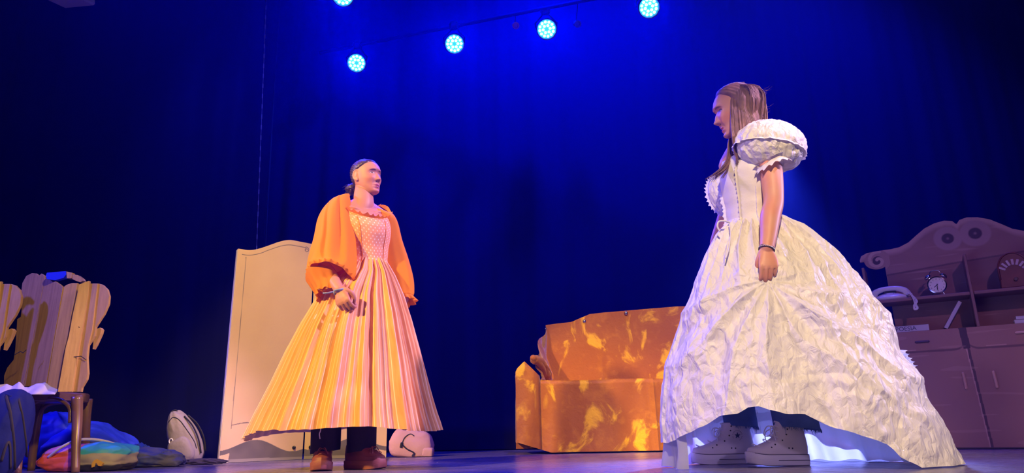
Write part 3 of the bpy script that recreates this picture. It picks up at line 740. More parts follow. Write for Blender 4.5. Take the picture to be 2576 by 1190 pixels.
def hand_mesh(mb, o, X, Y, Z, S=1.0, curl=(.5, .9, .6), spread=.05, thumb=((.034, .028, -.006), (.050, .052, -.020), (.046, .078, -.034), (.036, .094, -.040))):
    "o wrist, X towards the thumb, Y along the fingers, Z out of the back of the hand"
    X, Y, Z = [Vector(v).normalized() for v in (X, Y, Z)]
    T = lambda p: o + (X*p[0]+Y*p[1]+Z*p[2])*S
    rows = []
    for y, hw, th, zc in ((-.015, .024, .017, 0), (.0, .025, .017, 0), (.015, .029, .016, .001), (.035, .036, .016, .002), (.060, .041, .015, .003), (.080, .042, .013, .003), (.092, .038, .010, .001)):
        rows.append([T((hw*math.copysign(abs(math.cos(a))**.8, math.cos(a)), y+.006*math.cos(a)*(y > .05), zc+th*math.copysign(abs(math.sin(a))**.9, math.sin(a)))) for a in [2*PI*k/20 for k in range(20)]])
    mb.grid(rows, True, True, True)
    for k, (bx, by, ln, r) in enumerate(((.031, .086, (.044, .027, .020), .0088), (.0105, .090, (.048, .030, .021), .0090), (-.0105, .087, (.044, .028, .021), .0086), (-.0300, .079, (.034, .021, .018), .0076))):
        p = [(bx, by-.022, .003), (bx, by, .0045)]; ang = 0; x = bx; y = by; z = .0045; sp = spread*(1.5-k)
        c_ = [curl[0]+.06*k, curl[1], curl[2]]
        for l_, da in zip(ln, c_):
            ang += da; y += l_*math.cos(ang); z -= l_*math.sin(ang); x += l_*sp*(1 if ang < 1.5 else -.3); p.append((x, y, z))
        q = catmull([tuple(T(v)) for v in p], 4); n = len(q)
        rad = [r*S*(1.05-.25*i/(n-1)+.07*math.exp(-((i-4)/1.5)**2)+.08*math.exp(-((i-8)/1.3)**2)+.05*math.exp(-((i-12)/1.2)**2)) for i in range(n)]
        mb.tube(q, rad, 12, round_ends=True)
    q = catmull([tuple(T(v)) for v in ((.018, .008, -.002),)+tuple(thumb)], 4); n = len(q)
    mb.tube(q, [(.015-.0065*i/(n-1))*S for i in range(n)], 12, round_ends=True)
def skin_material(name, base, lip, brow, headM, iris=(.10, .05, .03), lid=0.0):
    "skin, with lips, brows, eyes coloured in head-local coordinates stored on the mesh"
    m = mat(name, base, .48, spec=.4, bump=(90, .06, .002)); N, L, B = nodes(m)
    B.inputs['Subsurface Weight'].default_value = .12; B.inputs['Subsurface Radius'].default_value = (.012, .005, .003); B.inputs['Subsurface Scale'].default_value = .5
    at_ = N.new('ShaderNodeAttribute'); at_.attribute_name = 'headpos'; sp = N.new('ShaderNodeSeparateXYZ'); L.new(at_.outputs['Vector'], sp.inputs[0])
    ax = math_node(N, L, 'ABSOLUTE', sp.outputs[0]); z = sp.outputs[2]; y = sp.outputs[1]
    front = sstep(N, L, y, .03, .05)
    def ell(cx, cz, rx, rz, soft=.15, slope=0, bend=0):
        dx = math_node(N, L, 'SUBTRACT', ax, cx); dz = math_node(N, L, 'SUBTRACT', z, cz)
        if slope: dz = math_node(N, L, 'MULTIPLY_ADD', dx, -slope, dz)
        if bend: dz = math_node(N, L, 'MULTIPLY_ADD', math_node(N, L, 'MULTIPLY', dx, dx), bend, dz)
        a = math_node(N, L, 'DIVIDE', dx, rx); b = math_node(N, L, 'DIVIDE', dz, rz)
        r = math_node(N, L, 'ADD', math_node(N, L, 'MULTIPLY', a, a), math_node(N, L, 'MULTIPLY', b, b))
        return math_node(N, L, 'MULTIPLY', sstep(N, L, r, 1+soft, 1-soft), front)
    n = N.new('ShaderNodeTexNoise'); n.inputs['Scale'].default_value = 9; tc = N.new('ShaderNodeTexCoord'); L.new(tc.outputs['Object'], n.inputs['Vector'])
    c = mix_col(N, L, sstep(N, L, n.outputs['Fac'], .35, .7), base, tuple(v*k for v, k in zip(base, (1.0, .86, .82))))
    c = mix_col(N, L, math_node(N, L, 'MULTIPLY', ell(.044, -.03, .026, .022, .8), .35), c, tuple(v*k for v, k in zip(base, (1.05, .66, .62))))
    c = mix_col(N, L, ell(0, -.0640, .0195, .0048, .4, 0, 5), c, lip); c = mix_col(N, L, ell(0, -.0752, .0165, .0050, .4, 0, -4), c, lip)
    c = mix_col(N, L, ell(0, -.0695, .021, .0012, .5), c, tuple(v*.3 for v in lip))
    c = mix_col(N, L, math_node(N, L, 'MULTIPLY', ell(.030, .0262, .0190, .0037, .6, -.12, 12), .85), c, brow)
    c = mix_col(N, L, math_node(N, L, 'MULTIPLY', ell(.030, .012, .022, .013, .9), .45), c, tuple(v*k for v, k in zip(base, (.62, .45, .45))))  # shadow around the eyes, painted into the skin colour
    c = mix_col(N, L, ell(.031, .0088, .0162, .0064, .12, 0, 10), c, tuple(v*.22 for v in base))
    c = mix_col(N, L, ell(.031, .0072-lid*.5, .0145, .0043-lid, .12, 0, 8), c, (.55, .50, .48))
    c = mix_col(N, L, ell(.0325, .0078-lid*.5, .0062, .0045-lid, .12), c, iris)
    c = mix_col(N, L, ell(.0075, -.0460, .0035, .0018, .4), c, tuple(v*.25 for v in base))
    L.new(c, B.inputs['Base Color']); return m
def bake_body(mb, name, m, parent, headM, vox=.0028, smooth=4):
    me = bpy.data.meshes.new('tmp'); me.from_pydata(mb.v, [], mb.f); me.update(); o = bpy.data.objects.new('tmp', me); COL.objects.link(o)
    r = o.modifiers.new('r', 'REMESH'); r.mode = 'VOXEL'; r.voxel_size = vox; r.use_smooth_shade = True
    s = o.modifiers.new('s', 'SMOOTH'); s.factor = .5; s.iterations = smooth
    dg = bpy.context.evaluated_depsgraph_get(); dg.update(); e = bpy.data.meshes.new_from_object(o.evaluated_get(dg)); bpy.data.objects.remove(o)
    e.name = name; e.materials.clear(); e.materials.append(m); inv = headM.inverted()
    n = len(e.vertices); co = np.empty(n*3, 'f'); e.vertices.foreach_get('co', co); co = co.reshape(-1, 3); A = np.array(inv)
    loc_ = co @ A[:3, :3].T + A[:3, 3]; at_ = e.attributes.new('headpos', 'FLOAT_VECTOR', 'POINT'); at_.data.foreach_set('vector', loc_.astype('f').ravel())
    e.polygons.foreach_set('use_smooth', [True]*len(e.polygons)); ob = bpy.data.objects.new(name, e); COL.objects.link(ob); return adopt(ob, parent)
def headmat(c, fwd, up=(0, 0, 1), s=1.0):
    f = Vector(fwd).normalized(); u = Vector(up); r = f.cross(u).normalized(); u = r.cross(f)
    M_ = Matrix((r*s, f*s, u*s)).transposed().to_4x4(); M_.translation = c; return M_
def limb(mb, pts, rad, n=32, k=10):
    q = catmull([tuple(p)+(r,) for p, r in zip(pts, rad)], k); mb.tube([p[:3] for p in q], [p[3] for p in q], n, round_ends=True)
def torso(mb, O, rt, fw, tab, grow=0, n=56, ztop=None, name=None, uvrep=None):
    "horizontal rings; tab rows: height above O, half width, front depth, back depth, shift along fw"
    rows = []
    H = np.linspace(tab[0][0], tab[-1][0], 60)
    for j, h in enumerate(H):
        hw, df, db, sh = lerp_tab(tab, h); row = []
        for k in range(n):
            a = 2*PI*k/n; c, s = math.cos(a), math.sin(a); hh = h
            if ztop is not None:
                zt = ztop(a); hh = tab[0][0] + (zt-tab[0][0])*j/59; hw, df, db, sh = lerp_tab(tab, hh)
            row.append(O + rt*(c*(hw+grow)) + fw*(s*((df if s > 0 else db)+grow) + sh) + Vector((0, 0, hh)))
        rows.append(row)
    return rows
def shoe(name, lab, heel, toe_dir, Lg, m_up, m_sole, parent, high=0.0, sole=.032, wide=.047, lace_mat=None, lift=.0):
    "low or high-top sneaker standing at the heel point"
    root = empty(name, heel, rot=(0, 0, 0)); adopt(root, parent)
    if lab: root['label'] = lab
    t = Vector((toe_dir[0], toe_dir[1], 0)).normalized(); s_ = Vector((t.y, -t.x, 0)); n = 56
    tl = math.radians(lift)
    T = lambda x, y, z: heel + t*(x*math.cos(tl)-(z)*math.sin(tl)*.0) + s_*y + Vector((0, 0, z + max(0, x)*math.sin(tl)))
    def outline(x0, x1, wm, grow=0, oval=0):
        P = []
        for k in range(n):
            a = 2*PI*k/n; c = math.cos(a); s = math.sin(a); u = (1-math.copysign(abs(c)**.9, -c))/2 if False else (1+c)/2
            foot = np.interp(u, [0, .06, .18, .38, .6, .75, .88, .96, 1], [0, .55, .74, .72, .9, 1, .86, .55, 0]); ov = abs(s)
            hw = wm*(foot*(1-oval)+ov*oval)+grow*(abs(s))
            x = x0-grow+(x1-x0+2*grow)*u
            P.append((x, math.copysign(hw, s) if abs(s) > 1e-6 else 0))
        return P
    spring = lambda x: .012*max(0, (x/Lg-.72)/.28)**2
    rows = []
    for z, g in ((.0, -.003), (.003, .001), (sole*.5, .003), (sole*.52, .0018), (sole*.9, .003), (sole, .001), (sole+.001, -.006)):
        rows.append([T(x, y, z+spring(x)) for x, y in outline(0, Lg, wide, g)])
    so = MB().grid(rows, True, True, True).build('sole', m_sole, root, angle=40)
    top = .075+high; rows = []
    for j in range(30):
        f = j/29; h = f*top
        xf = np.interp(h, [0, .018, .032, .05, .07, .10, .14, .2], [Lg-.006, Lg-.012, Lg*.86, Lg*.68, Lg*.56, Lg*.50, Lg*.46, Lg*.45])
        xb = np.interp(h, [0, .03, .06, .10, .2], [.004, .000, .006, .014, .010])
        wm = np.interp(h, [0, .02, .05, .08, .12, .2], [wide-.003, wide-.004, wide*.80, wide*.76, wide*.82, wide*.90]); ov = np.interp(h, [0, .04, .09], [0, .25, 1])
        rows.append([T(x, y+.0012*nz(x*30, y*30, h*60), sole+h+spring(x)*(1-f)+.0015*math.sin(h*150+x*40)*(f > .3)) for x, y in outline(xb, xf, wm, 0, ov)])
    rows.append([p + (sum(rows[-1], Vector())/n - p)*.10 + Vector((0, 0, -.012)) for p in rows[-1]])
    up = MB().grid(rows, True, True, False).build('upper', m_up, root, smooth=True)
    lm = lace_mat or m_sole; nl = 5 if high else 4
    lc = MB()
    for k in range(nl + (3 if high else 0)):
        h = .030+.019*k
        if h > top-.006: break
        xf = float(np.interp(h, [0, .018, .032, .05, .07, .10, .14, .2], [Lg-.006, Lg-.012, Lg*.86, Lg*.68, Lg*.56, Lg*.50, Lg*.46, Lg*.45]))
        lc.tube([T(xf-.020, -.024, sole+h+.000), T(xf-.001, -.012, sole+h+.009), T(xf+.003, 0, sole+h+.013), T(xf-.001, .012, sole+h+.009), T(xf-.020, .024, sole+h)], .0028, 6, flat=.6)
    h = top*.80; xf = float(np.interp(h, [0, .05, .07, .10, .14, .2], [Lg, Lg*.68, Lg*.56, Lg*.50, Lg*.46, Lg*.45]))
    for s in (-1, 1):
        lc.tube(catmull([T(xf+.004, 0, sole+h), T(xf+.03, s*.014, sole+h+.004), T(xf+.042, s*.028, sole+h-.030), T(xf+.018, s*.026, sole+h-.036), T(xf+.004, s*.004, sole+h-.006)], 5), .0022, 6)
        lc.tube(catmull([T(xf+.004, 0, sole+h), T(xf+.030, s*.030, sole+h-.02), T(xf+.030, s*.040, sole+h-.055)], 5), .0022, 6)
    lc.build('laces', lm, root)
    return root, T, top
def ruffle(mb, path, nrm, w_, amp, waves, out=.3, side=None, seed=0):
    "gathered strip along a path; nrm = direction it stands out from the cloth, given per point"
    n = len(path); rows = []
    for k in range(5):
        t = k/4; row = []
        for i, p in enumerate(path):
            tan = (path[min(i+1, n-1)]-path[max(i-1, 0)]).normalized(); nn = nrm(i); sd = tan.cross(nn).normalized()
            ph = 2*PI*waves*i/(n-1)+1.5*nz(i*.15, seed, 1)
            row.append(p + nn*(w_*t*out + amp*t*math.sin(ph)) + sd*(w_*t*(.9+.15*math.sin(ph*.5)))*(side or 1) + tan*amp*.4*t*math.cos(ph))
        rows.append(row)
    mb.grid(rows)
def cloth_tube(mb, rings, n=72, fold=None, cap=False):
    "rings: (centre, a-vector, b-vector); fold(i, t) returns relative radius change"
    rows = []; m_ = len(rings)
    for j, (c, a, b) in enumerate(rings):
        rows.append([c + (a*math.cos(2*PI*k/n) + b*math.sin(2*PI*k/n))*(1+(fold(2*PI*k/n, j/(m_-1)) if fold else 0)) for k in range(n)])
    mb.grid(rows, True, cap, cap); return rows
def ring_path(keys, steps=9):
    "keys: (px, py, Y, half width x, half depth y, tilt z, shear) -> smooth rings, read off in stage space"
    K = catmull([(*at(k[0], k[1], k[2]), k[3], k[4], k[5], (k[6] if len(k) > 6 else 0)) for k in keys], steps)
    return [(Vector(k[:3]), Vector((k[3], 0, k[6])), Vector((0, k[4], k[5]))) for k in K]
# ================================================================ woman in orange
YO = 3.72
ow = empty('person', (at(900, 1175, 3.63).x, 3.63, 0), 'person in long orange striped dress, hair in low bun, gripping the skirt, looking right', 'person')
O_W = at(924, 655, YO); O_N = at(914, 516, YO)
o_f = Vector((.57, -.82, 0)).normalized(); o_r = Vector((o_f.y, -o_f.x, 0))
hM = headmat(at(923, 448, 3.74), (.85, -.525, .05), (-.05, 0, 1), .96)
m_skin1 = skin_material('skin_light_olive', (.56, .27, .17), (.46, .11, .10), (.05, .025, .02), hM)
TOR = [(-.30, .15, .13, .13, 0), (-.14, .165, .12, .13, 0), (0, .105, .088, .085, 0), (.07, .115, .098, .088, 0), (.15, .130, .122, .092, .0), (.20, .138, .128, .092, 0), (.25, .146, .108, .090, 0), (.31, .160, .080, .080, -.005), (.35, .150, .064, .070, -.008), (.375, .118, .058, .064, -.012), (.392, .088, .056, .060, -.014), (.41, .060, .05, .055, -.014)]
O0 = Vector((O_W.x, O_W.y, O_W.z)); 
HT = O_N.z-O0.z; TORo = [(h*(HT/.375) if h > 0 else h, a, b, c, d) for h, a, b, c, d in TOR]
lean = lambda rows, N_: rows
def lean_rows(rows, O, top, dxy):
    for r in rows:
        for i, p in enumerate(r):
            t = max(0, (p.z-O.z)/top); r[i] = Vector((p.x+dxy[0]*t, p.y+dxy[1]*t, p.z))
    return rows
dl_ = (O_N.x-O0.x, O_N.y-O0.y)
mb = MB(); head_mesh(mb, hM)
mb.grid(lean_rows(torso(mb, O0, o_r, o_f, TORo, -.008), O0, HT, dl_), True, True, True)
hc_ = hM @ Vector((0, -.035, -.045))
limb(mb, [O_N+Vector((-.01, .0, -.10)), O_N+Vector((-.012, 0, -.045)), O_N+Vector((0, 0, .0)), O_N.lerp(hc_, .5)+o_f*.008, hM @ Vector((0, -.022, -.06)), hM @ Vector((0, -.02, -.02))], [.085, .070, .060, .054, .052, .05])
mb.ball(hM @ Vector((0, .012, -.078)), (.036, .045, .03), 20, 14, hM.to_3x3().normalized())
for s in (-1, 1): mb.tube([O_N+o_r*s*.012+o_f*.060+Vector((0, 0, -.060)), O_N+o_r*s*.07+o_f*.058+Vector((0, 0, -.045)), O_N+o_r*s*.13+o_f*.02+Vector((0, 0, -.035))], [.008, .009, .010], 8, round_ends=True)
S_r = O_N + o_r*.150 + Vector((0, 0, -.085)); S_l = O_N - o_r*.150 + Vector((0, 0, -.085))
for s, S in ((1, S_r), (-1, S_l)): limb(mb, [O_N+o_r*s*.03+Vector((0, 0, -.045)), O_N+o_r*s*.09+Vector((0, 0, -.066)), S], [.048, .048, .046])
E_r = at(806, 652, 3.60); W_r = at(853, 728, 3.44); K_r = at(874, 786, 3.41)
limb(mb, [S_r, S_r.lerp(E_r, .5), E_r, E_r.lerp(W_r, .5), W_r], [.046, .043, .038, .036, .026])
fd = (K_r-W_r).normalized(); zd = Vector((-.35, -.93, .1)); zd = (zd-fd*zd.dot(fd)).normalized(); xd = fd.cross(zd); xd = xd if xd.x > 0 else -xd
hand_mesh(mb, W_r, xd, fd, zd, .98, (.75, 1.25, .9), .02, ((.036, .026, -.004), (.050, .048, -.016), (.046, .074, -.034), (.030, .088, -.044)))
E_l = at(1005, 645, 3.86); W_l = at(1014, 722, 3.78); K_l = at(1016, 770, 3.76)
limb(mb, [S_l, S_l.lerp(E_l, .5), E_l, E_l.lerp(W_l, .5), W_l], [.046, .042, .037, .034, .026])
fd = (K_l-W_l).normalized(); zd = Vector((.8, -.5, .1)); zd = (zd-fd*zd.dot(fd)).normalized(); xd = fd.cross(zd); xd = xd if xd.dot(Vector((.5, -.8, 0))) > 0 else -xd
hand_mesh(mb, W_l, xd, fd, zd, .9, (.75, 1.25, .9), .02)
F_r = Vector((at(811, 1183, 3.60).x, 3.62, 0)); F_l = Vector((at(902, 1180, 3.63).x, 3.66, 0))
for s, F in ((1, F_r), (-1, F_l)):
    hip = O0 + o_r*s*.08 + Vector((0, 0, -.22)); limb(mb, [hip, hip.lerp(F+Vector((0, 0, .07)), .5), F+Vector((0, 0, .30)), F+Vector((0, 0, .10)), F+Vector((0, 0, .05))], [.085, .062, .055, .040, .034])
bake_body(mb, 'body', m_skin1, ow, hM)
# hair, slicked back into a low bun
m_hair1 = mat('dark_brown_hair', (.055, .028, .022), .38, spec=.7); N, L, B = nodes(m_hair1)
tc = N.new('ShaderNodeTexCoord'); wv = N.new('ShaderNodeTexNoise'); mp = N.new('ShaderNodeMapping'); mp.inputs['Scale'].default_value = (14, 14, 160); mp.inputs['Rotation'].default_value = (0, .35, 0); L.new(tc.outputs['Object'], mp.inputs[0]); L.new(mp.outputs[0], wv.inputs[0]); wv.inputs['Scale'].default_value = 1
bp = N.new('ShaderNodeBump'); bp.inputs['Strength'].default_value = .5; bp.inputs['Distance'].default_value = .004; L.new(wv.outputs['Fac'], bp.inputs['Height']); L.new(bp.outputs[0], B.inputs['Normal'])
def hair_cap(M4, line, off=.007, groove=None, nz_=60, na=150, zmin=-.075):
    "skull cap of hair; line(a, z) > 0 inside the hair"
    V = {}; P = []; F = []; zs = np.linspace(zmin, .1125, nz_); 
    for j, z in enumerate(zs):
        aa = np.array([2*PI*k/na for k in range(na)]); x, y = head_point(aa, z); 
        for k in range(na):
            L_ = line(x[k], y[k], z); o = off*max(-.35, min(1, L_/.012)); 
            if groove: o += groove(x[k], y[k], z)*max(0, min(1, L_/.02))
            d = Vector((x[k], y[k]+.015, z*.7 if z > 0 else 0)).normalized()*o
            P.append(M4 @ (Vector((x[k], y[k], z))+d)); V[(j, k)] = L_
    for j in range(nz_-1):
        for k in range(na):
            k2 = (k+1) % na
            if max(V[(j, k)], V[(j, k2)], V[(j+1, k)], V[(j+1, k2)]) > -.004: F.append([j*na+k, j*na+k2, (j+1)*na+k2, (j+1)*na+k])
    F.append([(nz_-1)*na+k for k in range(na)]); return P, F
def line1(x, y, z):
    fr = .085-(.070+.010*math.cos(x*45)) ; ax = abs(x)
    yl = np.interp(z, [-.08, -.05, -.03, .0, .022, .040, .055, .075, .092, .113], [-.062, -.052, -.044, -.040, -.034, .004, .030, .052, .060, .12]) + (.0 if ax > .05 else .0)
    return (yl - y)
mb = MB(); P, F = hair_cap(hM, line1, .007, lambda x, y, z: .0012*math.sin(z*420+y*260)); mb.add(P, F)
bc = hM @ Vector((0, -.118, -.040)); Hr = hM.to_3x3().normalized()
mb.ball(bc, (.030, .026, .030), 16, 12)
for k in range(5):
    pts = []; 
    for i in range(22):
        a = i/21*2*PI*1.25+k*1.3; r = .024+.004*math.sin(i*.9+k); e = Vector((r*math.cos(a), (.012*math.sin(a*2+k)+.004*k-.01), r*math.sin(a)))
        pts.append(bc + Hr @ (Matrix.Rotation(k*.5-.8, 3, 'X') @ e))
    mb.tube(pts, [.004]+[.0085+.0015*math.sin(i*1.1+k) for i in range(20)]+[.003], 8)
rnd = random.Random(4)
for k in range(26):
    a = rnd.uniform(0, 2*PI); e = Vector((math.cos(a)*.03, -.01+rnd.uniform(-.01, .01), math.sin(a)*.03)); p = bc+Hr @ e; q = bc+Hr @ (e*rnd.uniform(1.2, 1.7)+Vector((0, -.012, -.01)))
    mb.tube([p, p.lerp(q, .5)+Vector((0, 0, .004)), q], [.0008, .0006, .0003], 4)
mb.build('hair', m_hair1, ow, smooth=True)
# ---- dress
m_or = mat('orange_cotton', (.90, .30, .008), .8, spec=.15, bump=(140, .12, .002), trans=.18)
m_dot = mat('orange_dotted_cotton', (.80, .30, .07), .8, spec=.2, trans=.0); N, L, B = nodes(m_dot)
uv = N.new('ShaderNodeUVMap'); uv.uv_map = 'UVMap'; sp = N.new('ShaderNodeSeparateXYZ'); L.new(uv.outputs[0], sp.inputs[0])
def lattice(nu, nv, off):
    a = math_node(N, L, 'SUBTRACT', math_node(N, L, 'FRACT', math_node(N, L, 'MULTIPLY_ADD', sp.outputs[0], nu, off)), .5); b = math_node(N, L, 'SUBTRACT', math_node(N, L, 'FRACT', math_node(N, L, 'MULTIPLY_ADD', sp.outputs[1], nv, off)), .5)
    r = math_node(N, L, 'ADD', math_node(N, L, 'MULTIPLY', a, a), math_node(N, L, 'MULTIPLY', b, b)); return sstep(N, L, r, .026, .013)
dots = math_node(N, L, 'MAXIMUM', lattice(36, 17, 0), lattice(36, 17, .5)); L.new(mix_col(N, L, dots, (.86, .40, .18), (.97, .76, .50)), B.inputs['Base Color'])
def neck1(a):
    s = math.sin(a); f = max(0, s)
    base = HT+.014 - .120*max(0, (f-.25)/.75)**.7 - .0*abs(math.cos(a))
    return base + .02*abs(math.cos(a))**6*.0
TB = [(h, a+.002, b+.003, c+.002, d) for h, a, b, c, d in TORo]
rows = lean_rows(torso(None, O0, o_r, o_f, TB, .004, 96, ztop=neck1), O0, HT, dl_)
for j, r in enumerate(rows):
    for k, p in enumerate(r):
        a = 2*PI*k/96; seam = math.exp(-((math.sin(a)-.93)/.02)**2)*.002; r[k] = p + o_f*(.004*nz(p.x*20, p.z*16, 3)-seam)
bod = MB().grid(rows, True).build('dress_bodice', m_dot, ow, smooth=True)
mb = MB(); top = rows[-1]+[rows[-1][0]]; ctr = sum(rows[-1], Vector())/96
up = [Vector(p) for p in catmull([tuple(p) for p in top[::2]], 4)]
ruffle(mb, up, lambda i: ((up[i]-ctr)*Vector((1, 1, 0))).normalized()*.6+Vector((0, 0, .8)), .020, .007, 34, 1.0, side=.25); mb.build('neckline_frill', m_or, ow, smooth=True)
mb = MB()
for s in (-1, 1):
    a = PI/2 + s*.55; ks = int((a/(2*PI))*96)
    line_ = [rows[j][ks]+o_f*.002 for j in range(0, 60, 3)]; mb.tube(line_, .0016, 5)
mb.build('bodice_seam', m_or, ow)
mb = MB(); mb.tube([p+Vector((0, 0, .002)) for p in rows[0]]+[rows[0][0]], .006, 8); mb.build('waistband', m_dot, ow, smooth=True)
# skirt
m_str = mat('orange_striped_cotton', (.88, .40, .05), .7, spec=.25, trans=.12); N, L, B = nodes(m_str)
uv = N.new('ShaderNodeUVMap'); uv.uv_map = 'UVMap'; sp = N.new('ShaderNodeSeparateXYZ'); L.new(uv.outputs[0], sp.inputs[0])
fr_ = math_node(N, L, 'FRACT', math_node(N, L, 'MULTIPLY', sp.outputs[0], 118)); tri = math_node(N, L, 'ABSOLUTE', math_node(N, L, 'SUBTRACT', fr_, .5))
n1 = N.new('ShaderNodeTexNoise'); n1.inputs['Scale'].default_value = 60; mp = N.new('ShaderNodeMapping'); mp.inputs['Scale'].default_value = (6, .15, 1); L.new(uv.outputs[0], mp.inputs[0]); L.new(mp.outputs[0], n1.inputs['Vector'])
c_ = mix_col(N, L, sstep(N, L, n1.outputs['Fac'], .35, .65), (.93, .50, .20), (.88, .42, .16)); c_ = mix_col(N, L, sstep(N, L, tri, .41, .47), c_, (.98, .78, .55)); ge = N.new('ShaderNodeNewGeometry'); c_ = mix_col(N, L, ge.outputs['Backfacing'], c_, (.75, .55, .62)); L.new(c_, B.inputs['Base Color'])
Lft = [(885, 655), (868, 690), (835, 722), (800, 755), (762, 820), (725, 890), (690, 965), (655, 1032), (617, 1106)]
Rgt = [(966, 650), (990, 695), (1010, 745), (1028, 800), (1046, 868), (1060, 925), (1074, 985), (1088, 1040), (1103, 1088)]
lz = [(at(*p, YO).z, at(*p, YO).x) for p in Lft][::-1]; rz = [(at(*p, YO).z, at(*p, YO).x) for p in Rgt][::-1]
zw = O0.z; rows = []; nk = 720
def pleat(a, t):
    w1 = a + .10*math.sin(a*3+1)+.05*nz(math.cos(a)*2, math.sin(a)*2, t*.8)
    p = .52*(1-2*abs(math.sin(w1*15+.3)))+.30*(1-2*abs(math.sin(w1*24+1.1+.6*t)))+.25*math.sin(w1*9+2)
    calm = .35+.65*(.5+.5*math.tanh(3*(math.cos(a)-math.sin(a)*.1+.12)))      # crisper pleats on the side away from the gripping hand
    return p*calm
for j in range(131):
    t = j/130; row = []
    for k in range(nk):
        a = 2*PI*k/nk; ca, sa = math.cos(a), math.sin(a)
        zh = .185 + .007*math.sin(a*5+1) + .016*max(0, sa) - .035*max(0, -ca)**2.5 - .012*max(0, ca) + .014*max(0, -sa)
        z = zw + (zh-zw)*t
        xl, = lerp_tab(lz, z); xr, = lerp_tab(rz, z)
        if t < .02: pass
        cx, rx = (xl+xr)/2, (xr-xl)/2
        ry = float(np.interp(t, [0, .06, .2, .45, .75, 1], [.088, .125, .20, .29, .36, .41]))
        amp = float(np.interp(t, [0, .04, .25, .6, 1], [.008, .019, .030, .034, .036]))
        cy = YO + .02*t
        grab = G_(a-4.30, .5)*G_((t-.16), .10)
        r = 1 + (pleat(a, t)*amp)/max(rx, ry)*1.0 + .018*nz(ca*2.5, sa*2.5, t*2.5)*t
        x = cx + rx*ca*r; y = cy + ry*sa*r
        if sa < 0: y += .012*nz(a*3, t*6, 5)*t
        y -= .045*grab
        z += .006*nz(a*9, t*3, 2)*t
        row.append(Vector((x, y, z)))
    rows.append(row)
sk = MB().grid(rows, True, flip=True); sk.build('dress_skirt', m_str, ow, smooth=True)
# sleeves
def fold_r(a, t): return -.16*math.exp(-((a-4.25-.5*t)/.13)**2)*math.sin(PI*min(1, t*.9+.12)) -.13*math.exp(-((a-5.15-.3*t)/.12)**2)*math.sin(PI*min(1, t*1.2+.05)) +.08*math.exp(-((a-4.55-.4*t)/.2)**2)*(1-t*.5) + -.10*math.exp(-((a-3.75-.9*t)/.20)**2)*math.sin(PI*min(1, t*1.1+.1)) - .09*math.exp(-((a-4.75+.5*t)/.16)**2)*math.sin(PI*min(1, t*1.0+.15)) + .075*math.sin(a*4+1.5+t*1.2)*math.sin(PI*min(1, t*1.05+.08)) + .05*math.sin(a*9+3*t)*(.35+.65*t)*.6 + .05*nz(math.cos(a)*1.6, math.sin(a)*1.6, t*3)
ks = [(862, 497, 3.70, .040, .05, .015, .01), (850, 503, 3.67, .058, .07, .01, .03), (843, 540, 3.64, .086, .092, 0, .02), (841, 598, 3.60, .106, .11, 0, 0), (837, 648, 3.56, .121, .12, .01, -.01), (834, 690, 3.54, .122, .122, -.05, -.01), (832, 703, 3.53, .116, .118, -.062, -.014)]
mb = MB(); rr = cloth_tube(mb, ring_path(ks), 110, fold_r)
lo = [tuple(p) for p in rr[-1]]; inner = [[p.lerp(sum(rr[-1], Vector())/110, f)+Vector((0, 0, dz)) for p in rr[-1]] for f, dz in ((.0, 0), (.05, .012), (.25, .05), (.45, .09))]
mb.grid(inner, True)
mb.build('dress_sleeve', m_or, ow, smooth=True)
mb = MB(); cc_ = sum(rr[-1], Vector())/110; pth = [Vector(p) for p in catmull(lo[::3]+[lo[0]], 6)]
ruffle(mb, pth, lambda i: (pth[i]-cc_).normalized(), .014, .006, 26, .7, side=-.8)
ks = [(838, 712, 3.52, .060, .062, -.02, 0), (846, 722, 3.50, .050, .052, -.02, 0), (850, 730, 3.48, .058, .058, -.03, .0), (852, 736, 3.47, .066, .062, -.03, .0)]
mb2 = MB(); cloth_tube(mb2, ring_path([(812, 700, 3.53, .090, .085, -.05, 0), (822, 722, 3.52, .078, .07, -.04, 0), (830, 738, 3.51, .072, .066, -.035, 0), (834, 748, 3.51, .078, .07, -.04, 0)], 6), 110, lambda a, t: .09*math.sin(a*11+2*t)*t+.04*math.sin(a*5))
mb2.build('sleeve_frill', m_or, ow, smooth=True); mb.build('sleeve_edge', m_or, ow, smooth=True)
ks = [(958, 527, 3.77, .030, .05, .01, -.01), (966, 534, 3.78, .050, .065, .02, -.01), (974, 552, 3.80, .062, .08, .0, -.02), (980, 600, 3.83, .074, .09, 0, -.01), (990, 650, 3.85, .084, .095, 0, 0), (1003, 700, 3.84, .082, .09, 0, .0), (1012, 735, 3.82, .066, .075, -.01, .0), (1016, 748, 3.80, .05, .06, -.01, .01)]
mb = MB(); rr = cloth_tube(mb, ring_path(ks), 90, lambda a, t: fold_r(a+2, t)*.8); mb.build('dress_sleeve', m_or, ow, smooth=True)
mb = MB(); cloth_tube(mb, ring_path([(1016, 746, 3.80, .045, .05, -.01, .01), (1018, 754, 3.79, .052, .055, -.012, .012), (1020, 763, 3.79, .060, .06, -.015, .014)], 6), 110, lambda a, t: .16*math.sin(a*9+1)*t+.08*math.sin(a*4)*t); mb.build('sleeve_frill', m_or, ow, smooth=True)
